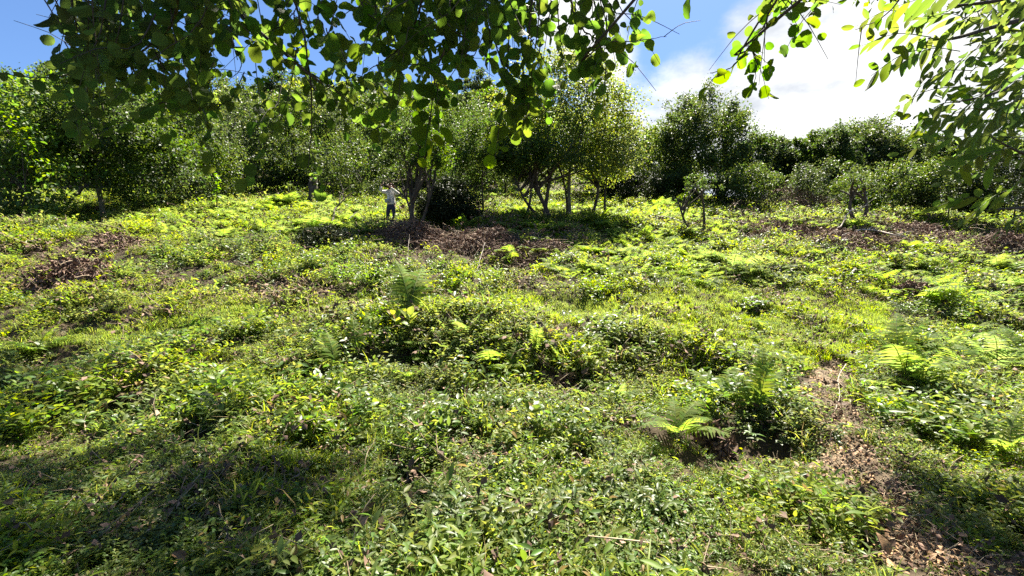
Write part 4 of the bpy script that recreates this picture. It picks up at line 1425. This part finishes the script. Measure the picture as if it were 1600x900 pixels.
def hanging_tree(label, trunk_base, trunk_top, branches, fills, gaps, seed, n_parts=300, canopy=(), per=0.042, hubs=None):
    g = rng(seed)
    base = np.asarray(trunk_base, float)
    t = empty('overhanging_tree', base, label, 'tree')
    b = MB()
    TP = smooth_path(np.array([base - [0, 0, 0.2], base + (np.asarray(trunk_top) - base) * 0.5 + g.normal(0, 0.1, 3), trunk_top]), 14)
    b.add(*tube(TP - base, np.linspace(0.19, 0.06, 14), 10, True, 0.08, seed))
    obj('trunk', b.mesh('trunk', [M_BARK], True), t)
    LP, LL = [], []                                  # leaf attach points, leaf directions

    def leaves_on(P, spacing, start=0.1, size=1.0):
        seg = np.linalg.norm(np.diff(P, axis=0), axis=1)
        cum = np.concatenate([[0], np.cumsum(seg)])
        n = max(2, int(cum[-1] * (1 - start) / spacing))
        s_ = cum[-1] * (start + (1 - start) * (np.arange(n) + g.random(n) * 0.5) / n)
        for k, q in enumerate(s_):
            c = np.array([np.interp(q, cum, P[:, i_]) for i_ in range(3)])
            i0 = min(len(P) - 2, np.searchsorted(cum, q) - 1)
            tg = norm(P[i0 + 1] - P[i0])
            sd = norm(np.cross(tg, [0, 0, 1.0]) + 1e-6) * (1 if k % 2 else -1)
            L = norm(tg * 0.6 + sd * 0.8 + g.normal(0, 0.35, 3) + [0, 0, -0.25])
            LP.append(c + L * 0.012)
            LL.append(L)

    for bi, br in enumerate(branches):
        P = smooth_path(np.array([pp(*q) for q in br[0]]), 8 * len(br[0]))
        P = P + np.cumsum(g.normal(0, 0.002, P.shape), 0)
        hub = TP[int(len(TP) * (0.55 + 0.4 * ((bi * 0.37) % 1)))]
        far = np.linalg.norm(hub - P[0])
        back = smooth_path(np.array([hub, (hub + P[0]) / 2 + [0, 0, 0.35 * min(1, far / 2)], P[0] + (P[0] - P[2]) * 2.0, P[0]]), 14)
        full = np.concatenate([back[:-1], P])
        bb = MB()
        r1 = br[1]
        bb.add(*tube(full - base, np.concatenate([np.linspace(r1 * 4, r1, 13), np.linspace(r1, r1 * 0.3, len(P))]), 6, True, 0.06, bi))
        leaves_on(P, per * br[2], 0.05)
        L = np.linalg.norm(np.diff(P, axis=0), axis=1).sum()
        for k in range(int(L / 0.11 / br[2])):
            i0 = g.integers(0, len(P) - 1)
            tg = norm(P[i0 + 1] - P[i0])
            dv = norm(tg * 0.5 + g.normal(0, 0.6, 3) + [0, 0, -0.15])
            l = g.uniform(0.08, 0.26)
            Q = smooth_path(np.array([P[i0], P[i0] + dv * l * 0.5, P[i0] + dv * l + [0, 0, -0.04]]), 6)
            bb.add(*tube(Q - base, np.linspace(0.0022, 0.0009, 6), 4, False))
            leaves_on(Q, per, 0.15)
        obj('branch', bb.mesh('branch', [M_TWIG], True), t)
    # filling twigs
    bb = MB()
    for (x0, x1, y0, y1, d0, d1, n) in fills:
        for k in range(n):
            px, py, dd = g.uniform(x0, x1), g.uniform(y0, y1), g.uniform(d0, d1)
            if any((px - cx) ** 2 + (py - cy) ** 2 < r * r for cx, cy, r in gaps):
                continue
            s0 = pp(px, py, dd)
            dv = norm(g.normal(0, 0.7, 3) + [0, 0, -0.45])
            l = g.uniform(0.18, 0.42)
            Q = smooth_path(np.array([s0 - dv * l * 0.3 + [0, 0, l * 0.5], s0, s0 + dv * l * 0.5, s0 + dv * l + [0, 0, -0.05]]), 8)
            bb.add(*tube(Q - base, np.linspace(0.0035, 0.001, 8), 4, False))
            leaves_on(Q, per, 0.1)
    if fills:
        obj('twigs', bb.mesh('twigs', [M_TWIG], True), t, kind='stuff')
    P = np.array(LP)
    L = np.array(LL)
    u, v = to_px(P)
    ok = np.ones(len(P), bool)
    for cx, cy, r in gaps:
        ok &= ((u - cx) ** 2 + (v - cy) ** 2) > (r * 0.85) ** 2
    P, L, u, v = P[ok], L[ok], u[ok], v[ok]
    N = norm(np.array([0.1, 0.42, 0.6]) + g.normal(0, 0.45, P.shape))
    sc = 0.058 * g.uniform(0.5, 1.35, len(P))
    inview = (u > -10) & (u < 1610) & (v > -15)
    order = np.argsort(-(sc / P[:, 1]) * inview)
    foliage(t, base, LEAF_R, M_ROUND, P, frames(L, N), sc, n_parts, order)
    # the crown overhead, outside the picture
    for q, (c, rx, ry, rz, cl, pr) in enumerate(canopy):
        V, F, C = crown_arrays(seed + 50 + q, rx, ry, rz, cl, pr, 0.10, 0.0, -1.0, cr=0.2)
        obj('crown', new_mesh('crown', V + np.asarray(c) - base, F, M_ROUND), t)
        b = MB()
        for k in range(6):
            c1 = C[k] + c
            b.add(*tube(smooth_path(np.array([TP[-1], (TP[-1] + c1) / 2 + [0, 0, 0.3], c1]), 9) - base, np.linspace(0.05, 0.01, 9), 5, False))
        obj('limb', b.mesh('limb', [M_BARK], True), t)
    return t, len(P)


GAPS_L = [(30, 40, 58), (60, 100, 26), (345, 88, 20), (375, 100, 18), (450, 120, 24), (430, 140, 20), (170, 122, 14), (250, 90, 10), (130, 60, 8), (20, 85, 20)]
hanging_tree('tree with round leaves whose dark branches hang over the top left', (-4.6, 0.6, 0.0), (-3.4, 2.2, 4.2),
             [([(282, -40, 1.7), (270, 35, 1.9), (240, 65, 2.0), (195, 98, 2.1), (140, 108, 2.2), (60, 118, 2.3), (-15, 108, 2.3)], 0.007, 0.9),
              ([(350, -40, 2.0), (310, 40, 2.1), (270, 85, 2.2)], 0.006, 0.9),
              ([(235, -30, 2.3), (240, 60, 2.3), (262, 112, 2.35), (300, 155, 2.4), (335, 215, 2.5)], 0.006, 0.9),
              ([(357, -30, 2.2), (362, 55, 2.2), (380, 105, 2.2), (365, 125, 2.2)], 0.004, 2.6),
              ([(445, -40, 1.9), (470, 30, 1.95), (483, 115, 2.0), (487, 195, 2.1), (482, 262, 2.15)], 0.006, 0.95),
              ([(484, 115, 2.0), (520, 140, 2.05), (550, 162, 2.1), (592, 205, 2.2)], 0.004, 1.0),
              ([(120, -40, 1.8), (110, 10, 1.8), (125, 70, 1.9)], 0.005, 0.7),
              ([(255, 160, 2.6), (200, 190, 2.6), (140, 195, 2.6)], 0.004, 1.0)],
             [(90, 330, -30, 80, 1.6, 2.8, 52), (100, 330, 80, 150, 2.0, 3.6, 22), (300, 520, -30, 90, 1.8, 3.0, 30), (180, 420, 130, 180, 2.6, 4.0, 9), (420, 560, 90, 190, 2.0, 3.2, 12)],
             GAPS_L, 71, 300,
             canopy=(((-1.7, 8.3, 9.7), 2.9, 1.5, 0.8, 90, 130), ((-4.8, 11.9, 12.4), 2.5, 1.9, 0.9, 60, 120), ((-1.3, 3.7, 5.7), 1.9, 1.1, 0.8, 70, 130)))
GAPS_C = [(545, 18, 20), (540, 45, 16), (560, 60, 14), (580, 100, 14), (705, 110, 9), (745, 105, 16), (760, 112, 14), (1080, 60, 75), (1010, 130, 24), (1050, 130, 60), (1330, 110, 85), (1290, 60, 14),
          (1100, 30, 30), (1060, 180, 60), (1130, 190, 45), (970, 20, 16), (940, 50, 8)]
hanging_tree('tree with sunlit round leaves whose branches hang over the top centre', (3.4, -1.4, 0.0), (1.6, 1.6, 4.2),
             [([(672, -40, 1.8), (648, 38, 1.9), (622, 80, 1.95), (580, 112, 2.0)], 0.006, 0.8),
              ([(705, -40, 1.8), (702, 50, 1.85), (686, 110, 1.9), (675, 170, 2.0), (668, 205, 2.1)], 0.006, 0.9),
              ([(833, -40, 1.9), (828, 60, 1.95), (820, 115, 2.0), (826, 150, 2.0), (812, 215, 2.05)], 0.006, 0.8),
              ([(880, -40, 1.8), (897, 5, 1.8), (918, 42, 1.85), (942, 68, 1.9), (950, 110, 1.9), (944, 148, 1.9)], 0.005, 0.85),
              ([(942, 68, 1.9), (985, 67, 1.9), (1038, 60, 1.9)], 0.003, 0.9),
              ([(1225, -40, 1.7), (1205, 25, 1.75), (1175, 75, 1.8), (1150, 108, 1.8), (1115, 118, 1.8)], 0.005, 0.75),
              ([(1175, 75, 1.8), (1180, 110, 1.8), (1172, 140, 1.8)], 0.003, 0.9),
              ([(1175, 78, 1.8), (1208, 105, 1.8)], 0.002, 1.3),
              ([(1420, -40, 1.6), (1400, 10, 1.65), (1345, 38, 1.7)], 0.004, 1.3),
              ([(1085, -30, 1.7), (1078, 5, 1.7)], 0.002, 1.5),
              ([(760, -40, 2.2), (765, 40, 2.2), (790, 90, 2.3)], 0.004, 0.9)],
             [(520, 850, -30, 40, 1.6, 2.6, 38), (580, 740, 40, 120, 1.8, 3.0, 22), (760, 950, -30, 70, 1.8, 3.0, 26), (1180, 1290, -25, 10, 1.7, 2.2, 7), (580, 700, 110, 170, 2.4, 3.6, 8),
              (900, 1010, -30, 10, 1.7, 2.3, 8), (780, 850, 90, 170, 2.0, 2.8, 5)],
             GAPS_C, 72, 300, canopy=(((0.5, 3.6, 5.9), 1.3, 1.0, 0.7, 12, 110),))

# ------------------------------------------------------------------ the tree with long compound leaves at the right
LEAFLET = [leaf_grid(w_lance, 7, 4, asp, 0.0, 0.25, dr, 0.02, 60 + k) for k, (asp, dr) in enumerate(((0.46, 0.1), (0.40, 0.25), (0.52, 0.15)))]


def compound_tree():
    g = rng(81)
    base = np.array([5.0, 1.0, 0.0])
    t = empty('compound_leaf_tree', base, 'tree with long pointed leaflets whose branches reach in from the right', 'tree')
    top = np.array([3.9, 2.4, 4.4])
    TP = smooth_path(np.array([base - [0, 0, 0.2], (base + top) / 2 + [0.1, 0, 0], top]), 12)
    b = MB()
    b.add(*tube(TP - base, np.linspace(0.16, 0.05, 12), 10, True, 0.08, 3))
    obj('trunk', b.mesh('trunk', [M_BARK], True), t)
    br = [[(1640, 20, 2.2), (1560, 40, 2.1), (1490, 60, 2.0), (1450, 60, 2.0)],
          [(1660, 120, 2.4), (1600, 130, 2.3), (1540, 150, 2.2), (1490, 160, 2.2)],
          [(1660, 250, 2.5), (1600, 240, 2.5), (1550, 215, 2.4)],
          [(1660, 330, 2.3), (1600, 325, 2.2), (1540, 328, 2.1)],
          [(1640, -30, 2.0), (1560, 0, 1.9), (1480, 10, 1.9)]]
    for k, q in enumerate(br):
        P = smooth_path(np.array([pp(*a) for a in q]), 16)
        full = np.concatenate([smooth_path(np.array([TP[6 + k], (TP[6 + k] + P[0]) / 2 + [0, 0, 0.2], P[0]]), 8)[:-1], P])
        b = MB()
        b.add(*tube(full - base, np.linspace(0.02, 0.003, len(full)), 6, True, 0.06, k))
        obj('branch', b.mesh('branch', [M_TWIG], True), t)
    # compound leaves: start pixel, end pixel, depth, leaflet pairs, leaflet length
    leaves = [((1455, 58), (1345, 72), 2.0, 5, 0.105), ((1462, 72), (1352, 125), 2.0, 5, 0.11), ((1500, 135), (1385, 185), 2.2, 5, 0.075), ((1500, 160), (1430, 205), 2.2, 4, 0.09),
              ((1540, 10), (1450, 115), 1.9, 5, 0.11), ((1590, 60), (1470, 118), 2.1, 6, 0.11), ((1600, 100), (1500, 185), 2.1, 6, 0.12), ((1610, 150), (1520, 215), 2.0, 5, 0.12),
              ((1600, 215), (1405, 240), 2.3, 6, 0.10), ((1590, 322), (1440, 332), 2.1, 6, 0.10), ((1610, 300), (1510, 345), 2.0, 5, 0.11), ((1545, 0), (1400, 10), 1.9, 6, 0.12),
              ((1600, 20), (1500, 40), 2.3, 5, 0.11), ((1620, 250), (1480, 262), 2.8, 6, 0.11), ((1620, 190), (1470, 215), 2.9, 6, 0.11), ((1620, 80), (1540, 160), 2.4, 5, 0.12),
              ((1500, -20), (1430, 45), 2.1, 4, 0.10), ((1630, 130), (1560, 120), 1.8, 4, 0.13), ((1600, 280), (1560, 330), 2.3, 4, 0.10), ((1640, 170), (1540, 195), 2.2, 5, 0.13),
              ((1630, 40), (1560, 90), 1.8, 5, 0.12), ((1560, 215), (1500, 240), 2.5, 4, 0.1), ((1610, 340), (1560, 372), 2.0, 3, 0.11), ((1580, -10), (1520, 60), 2.2, 5, 0.11),
              ((1630, 210), (1550, 150), 2.6, 5, 0.12), ((1625, 0), (1575, 30), 2.0, 4, 0.12),
              ((1440, 30), (1335, 42), 2.05, 4, 0.10), ((1500, 80), (1400, 105), 2.1, 5, 0.12), ((1520, 110), (1420, 150), 2.25, 5, 0.11), ((1530, 40), (1440, 30), 2.0, 5, 0.13),
              ((1560, 170), (1450, 200), 2.4, 5, 0.11), ((1580, 230), (1470, 285), 2.4, 5, 0.11)]
    lets = [new_mesh('leaflet', v[0], v[1], M_LEAFLET, v[2], True) for v in LEAFLET]
    for k, (a, e, dd, pairs, ll) in enumerate(leaves):
        A, E = pp(*a, dd), pp(*e, dd - 0.08 + g.normal(0, 0.08))
        mid = (A + E) / 2 + [0, 0, 0.03 + 0.03 * g.random()]
        P = smooth_path(np.array([A, mid, E]), 9)
        b = MB()
        b.add(*tube(P - A, np.linspace(0.0028, 0.001, 9), 4, False))
        lf = obj('leaf', b.mesh('leaf', [M_STEM], True), t, A - base)
        tg = norm(E - A)
        plane_n = norm(np.array([0.1, 0.6, 0.6]) + g.normal(0, 0.3, 3))
        sdv = norm(np.cross(tg, plane_n))
        for j in range(pairs * 2 + 1):
            q = 0.14 + 0.86 * (j // 2) / pairs
            c = np.array([np.interp(q, np.linspace(0, 1, 9), P[:, i_]) for i_ in range(3)])
            if j == pairs * 2:
                L = tg
            else:
                L = norm(tg * 0.8 + sdv * 0.75 * (1 if j % 2 else -1) + g.normal(0, 0.1, 3) + [0, 0, -0.12])
            N = norm(plane_n + g.normal(0, 0.25, 3))
            o = bpy.data.objects.new('leaflet', lets[g.integers(0, 3)])
            o.matrix_basis = mat4(frames(L[None], N[None])[0], c - A, ll * g.uniform(0.8, 1.12) * (0.75 + 0.25 * sin(pi * q)))
            link(o, lf)
    # the rest of its foliage, one part
    n = 2700
    P = np.concatenate([np.stack([g.uniform(2.7, 5.2, n), g.uniform(2.2, 4.2, n), g.uniform(2.0, 4.6, n)], -1)])
    u, v = to_px(P)
    lim = 1470 + 60 * np.sin(v / 40.0) + 30 * g.random(n)
    kp = (u > lim) & (v < 320) & ((v < 235) | (g.random(n) < 0.35))
    kp &= fbm(P[:, 0] * 2, P[:, 2] * 2 + P[:, 1], 1.0, 6) > 0.42
    P = P[kp]
    m = len(P)
    b = MB()
    V, F = stamp(LEAFLET[0][0], LEAFLET[0][1], frames(norm(g.normal(0, 0.6, (m, 3)) + [-0.7, -0.2, -0.2]), norm(g.normal(0, 0.4, (m, 3)) + [0.1, 0.5, 0.6])), P - base, g.uniform(0.10, 0.16, m))
    b.add(V, F, np.tile(LEAFLET[0][2], (m, 1)))
    obj('foliage', b.mesh('foliage', [M_LEAFLET], True), t, kind='stuff')
    for q, (c, rx, cl) in enumerate((((5.5, 6.0, 7.0), 1.7, 44), ((3.7, 4.2, 5.9), 1.2, 18))):
        V, F, C = crown_arrays(83 + q, rx, rx * 0.75, 0.9, cl, 120, 0.12, 0, -1.0, cr=0.3)
        obj('crown', new_mesh('crown', V + np.array(c) - base, F, M_LEAFLET), t)
        b = MB()
        for k in range(5):
            c1 = C[k] + c
            b.add(*tube(smooth_path(np.array([TP[-1], (TP[-1] + c1) / 2 + [0, 0, 0.3], c1]), 9) - base, np.linspace(0.045, 0.01, 9), 5, False))
        obj('limb', b.mesh('limb', [M_BARK], True), t)


compound_tree()


# ------------------------------------------------------------------ the person
def skin(name, verts, edges, radii, mat, parent, sub=1, root=0):
    me = bpy.data.meshes.new(name)
    me.from_pydata([tuple(v) for v in verts], edges, [])
    me.materials.append(mat)
    o = obj(name, me, parent)
    sk = o.modifiers.new('skin', 'SKIN')
    sk.use_smooth_shade = True
    for k, r in enumerate(radii):
        r = r if isinstance(r, tuple) else (r, r)
        me.skin_vertices[0].data[k].radius = r
        me.skin_vertices[0].data[k].use_root = (k == root)
    if sub:
        ss = o.modifiers.new('sub', 'SUBSURF')
        ss.levels = ss.render_levels = sub
    return o


def chain(pts):
    """list of (point, radius, parent index) -> verts, edges, radii"""
    return [q[0] for q in pts], [(q[2], k) for k, q in enumerate(pts) if q[2] is not None], [q[1] for q in pts]


def ellipsoid(c, r, nu_=14, nv_=9):
    a = np.linspace(0, 2 * pi, nu_, endpoint=False)
    e = np.linspace(-pi / 2, pi / 2, nv_)
    V = np.array([[c[0] + r[0] * cos(f) * cos(q), c[1] + r[1] * cos(f) * sin(q), c[2] + r[2] * sin(f)] for f in e for q in a])
    F = []
    for i_ in range(nv_ - 1):
        for k in range(nu_):
            k2 = (k + 1) % nu_
            F += [[i_ * nu_ + k, i_ * nu_ + k2, (i_ + 1) * nu_ + k2], [i_ * nu_ + k, (i_ + 1) * nu_ + k2, (i_ + 1) * nu_ + k]]
    return V, np.array(F)


def person():
    skin_m = plain_mat('skin', (0.42, 0.24, 0.16), (0.50, 0.30, 0.21), 12, 0.55, 0.05, isl=0.0)
    hair_m = plain_mat('brown_hair', (0.085, 0.035, 0.018), (0.16, 0.07, 0.035), 40, 0.45, 0.3, stretch=(1, 1, 0.15), isl=0.1)
    top_m = plain_mat('pale_sweatshirt', (0.62, 0.58, 0.54), (0.72, 0.68, 0.64), 9, 0.9, 0.4, isl=0.0)
    jean_m = plain_mat('dark_jeans', (0.018, 0.022, 0.045), (0.04, 0.045, 0.075), 14, 0.85, 0.3, isl=0.0)
    dark_m = plain_mat('dark_plastic', (0.012, 0.012, 0.014), (0.025, 0.025, 0.028), 20, 0.25, 0.02, isl=0.0)
    shoe_m = plain_mat('shoe', (0.03, 0.028, 0.026), (0.06, 0.055, 0.05), 20, 0.7, 0.2, isl=0.0)
    lip_m = plain_mat('lips', (0.35, 0.12, 0.10), (0.40, 0.15, 0.12), 20, 0.5, 0.0, isl=0.0)
    bag_m = plain_mat('grey_bag', (0.30, 0.32, 0.33), (0.42, 0.44, 0.45), 18, 0.8, 0.3, isl=0.0)
    p = gp(611, 354)
    d = p[1]
    s_ = m_(66, d) / 1.68
    t = empty('person', p, 'person in a pale sweatshirt and dark jeans holding up a phone on the slope', 'person', None, 0.0, s_)
    LE, LH = (-0.36, -0.14, 1.36), (-0.30, -0.36, 1.55)       # arm at the left of the picture
    RE, RH = (0.36, -0.16, 1.24), (0.03, -0.40, 1.50)
    pts = [((0, 0, 0.93), (0.135, 0.10), None), ((0, 0, 1.08), (0.115, 0.085), 0), ((0, 0.01, 1.26), (0.14, 0.095), 1), ((0, 0.01, 1.38), (0.10, 0.07), 2), ((0.01, -0.01, 1.46), (0.05, 0.05), 3),
           ((0.02, -0.03, 1.53), (0.068, 0.08), 4), ((0.025, -0.035, 1.60), (0.075, 0.092), 5), ((0.03, -0.03, 1.66), (0.055, 0.065), 6)]
    for sgn, E, Hd in ((-1, LE, LH), (1, RE, RH)):
        i0 = len(pts)
        pts += [((sgn * 0.155, 0.0, 1.385), 0.055, 3), (E, 0.040, i0), ((np.array(E) * 0.35 + np.array(Hd) * 0.65), 0.030, i0 + 1), (Hd, (0.026, 0.02), i0 + 2)]
        pl = np.array(Hd) + [-sgn * 0.045, -0.01, 0.035]
        pts += [(pl, (0.034, 0.016), i0 + 3)]
        ip = len(pts) - 1
        for k in range(4):
            f0 = pl + np.array([-sgn * 0.02, -0.012 - 0.002 * k, 0.03 - 0.018 * k])
            ln = (0.040, 0.046, 0.043, 0.034)[k]
            pts += [(f0, 0.009, ip), (f0 + np.array([-sgn * ln, -0.012, 0.004]), 0.0085, len(pts)), (f0 + np.array([-sgn * ln * 1.2, 0.012, -0.004]), 0.0075, len(pts) + 1)]
        pts += [(pl + np.array([0, 0.02, -0.03]), 0.010, ip), (pl + np.array([-sgn * 0.03, 0.03, -0.035]), 0.009, len(pts))]
    for sgn in (-1, 1):
        i0 = len(pts)
        pts += [((sgn * 0.095, 0, 0.86), 0.092, 0), ((sgn * 0.125, -0.02, 0.50), 0.058, i0), ((sgn * 0.13, 0.01, 0.30), 0.054, i0 + 1), ((sgn * 0.14, 0.02, 0.08), 0.036, i0 + 2), ((sgn * 0.15, -0.10, 0.03), (0.04, 0.028), i0 + 3)]
    v, e, r = chain(pts)
    body = skin('body', v, e, r, skin_m, t, 1)
    # face
    hc = np.array([0.025, -0.035, 1.595])
    for sgn in (-1, 1):
        b = MB()
        b.add(*ellipsoid(hc + [sgn * 0.03, -0.083, 0.005], (0.013, 0.008, 0.008), 8, 5))
        obj('eye', b.mesh('eye', [dark_m], True), t)
        b = MB()
        b.add(*ellipsoid(hc + [sgn * 0.076, 0.01, -0.01], (0.012, 0.022, 0.032), 8, 6))
        obj('ear', b.mesh('ear', [skin_m], True), t)
    b = MB()
    b.add(*tube(np.array([hc + [0, -0.085, 0.012], hc + [0, -0.102, -0.012], hc + [0, -0.108, -0.03], hc + [0, -0.088, -0.038]]), [0.008, 0.012, 0.015, 0.009], 6))
    obj('nose', b.mesh('nose', [skin_m], True), t)
    b = MB()
    b.add(*ellipsoid(hc + [0, -0.084, -0.062], (0.024, 0.008, 0.008), 8, 5))
    obj('mouth', b.mesh('mouth', [lip_m], True), t)
    # hair: cap plus long locks falling on both shoulders
    g = rng(5)
    b = MB()
    V, F = ellipsoid(hc + [0, 0.018, 0.03], (0.092, 0.10, 0.095), 18, 12)
    kp = ~((V[:, 1] < hc[1] - 0.045) & (V[:, 2] < hc[2] + 0.055))
    F = F[kp[F].all(1)]
    b.add(V, F)
    for k in range(44):
        a = g.uniform(-0.25, pi + 0.25)
        x, y = 0.085 * cos(a), 0.085 * sin(a) + 0.01
        fr = max(0, -sin(a) + 0.35)
        P = np.array([hc + [x * 0.6, y * 0.6 - 0.01, 0.10], hc + [x * 1.08, y, 0.02], hc + [x * 1.25, y * 0.9 - 0.02 * fr, -0.10], hc + [x * 1.15 + g.normal(0, 0.012), y * 0.8 - 0.05 * fr, -0.21 + g.normal(0, 0.025)]])
        b.add(*tube(smooth_path(P, 8), np.array([.012, .016, .018, .018, .017, .015, .011, .004]), 5))
    obj('hair', b.mesh('hair', [hair_m], True), t)
    # clothing: loose sweatshirt, jeans, shoes
    pts = [((0, 0, 0.83), (0.185, 0.135), None), ((0, 0, 0.90), (0.195, 0.145), 0), ((0, 0.0, 1.06), (0.175, 0.125), 1), ((0, 0.01, 1.24), (0.178, 0.122), 2), ((0, 0.015, 1.375), (0.13, 0.09), 3), ((0.005, 0.0, 1.435), (0.07, 0.068), 4)]
    for sgn, E, Hd in ((-1, LE, LH), (1, RE, RH)):
        i0 = len(pts)
        E, Hd = np.array(E), np.array(Hd)
        pts += [((sgn * 0.165, 0.0, 1.37), 0.085, 4), ((np.array([sgn * .165, 0, 1.37]) + E) / 2 + [0, 0, -0.015], 0.078, i0), (E, 0.068, i0 + 1), (E * 0.5 + Hd * 0.5, 0.056, i0 + 2), (E * 0.14 + Hd * 0.86, 0.042, i0 + 3)]
    v, e, r = chain(pts)
    skin('sweatshirt', v, e, r, top_m, t, 1)
    pts = [((0, 0, 0.92), (0.165, 0.12), None), ((0, 0, 0.84), (0.16, 0.12), 0)]
    for sgn in (-1, 1):
        i0 = len(pts)
        pts += [((sgn * 0.095, 0, 0.74), 0.098, 1), ((sgn * 0.122, -0.02, 0.50), 0.074, i0), ((sgn * 0.13, 0.01, 0.30), 0.068, i0 + 1), ((sgn * 0.14, 0.02, 0.09), 0.062, i0 + 2)]
    v, e, r = chain(pts)
    skin('jeans', v, e, r, jean_m, t, 1)
    for sgn in (-1, 1):
        v, e, r = chain([((sgn * 0.14, 0.05, 0.045), (0.042, 0.045), None), ((sgn * 0.145, -0.05, 0.04), (0.046, 0.038), 0), ((sgn * 0.155, -0.15, 0.032), (0.04, 0.028), 1)])
        skin('shoe', v, e, r, shoe_m, t, 1)
    # the phone is held, so it is a thing of its own; so is the bag
    ph = empty('phone', p + np.array([-0.135, -0.405, 1.545]) * s_, 'dark phone held up sideways in front of the person', 'phone', None, 0.0, s_)
    def box(c, h, bev=0.006):
        x, y, z = h
        V = np.array([[sx * (x - bx), sy * y, sz * (z - bz)] for sy in (-1, 1) for (sx, sz, bx, bz) in ((-1, -1, bev, 0), (1, -1, bev, 0), (1, -1, 0, bev), (1, 1, 0, bev), (1, 1, bev, 0), (-1, 1, bev, 0), (-1, 1, 0, bev), (-1, -1, 0, bev))]) + c
        F = [[0, k, k + 1] for k in range(1, 7)] + [[8, 8 + k + 1, 8 + k] for k in range(1, 7)]
        for k in range(8):
            k2 = (k + 1) % 8
            F += [[k, 8 + k, 8 + k2], [k, 8 + k2, k2]]
        return V, np.array(F)
    b = MB()
    b.add(*box(np.zeros(3), (0.078, 0.005, 0.038)))
    obj('case', b.mesh('case', [dark_m]), ph)
    b = MB()
    b.add(*box(np.array([-0.055, -0.0065, 0.018]), (0.014, 0.0025, 0.014), 0.003))
    obj('camera_bump', b.mesh('camera_bump', [shoe_m]), ph)
    bg = empty('shoulder_bag', p + np.array([-0.09, -0.16, 0.98]) * s_, 'small grey shoulder bag hanging across the person', 'bag', None, 0.0, s_)
    b = MB()
    b.add(*box(np.zeros(3), (0.10, 0.035, 0.075), 0.02))
    obj('pouch', b.mesh('pouch', [bag_m]), bg)
    b = MB()
    b.add(*box(np.array([0, -0.04, 0.03]), (0.098, 0.006, 0.042), 0.015))
    obj('flap', b.mesh('flap', [bag_m]), bg)
    b = MB()
    b.add(*tube(smooth_path(np.array([[-0.10, 0.01, 0.06], [-0.12, 0.10, 0.18], [-0.05, 0.06, 0.40], [0.02, 0.02, 0.45], [0.06, -0.02, 0.30], [0.10, 0.0, 0.06]]), 20), 0.009, 5))
    obj('strap', b.mesh('strap', [dark_m], True), bg)


person()
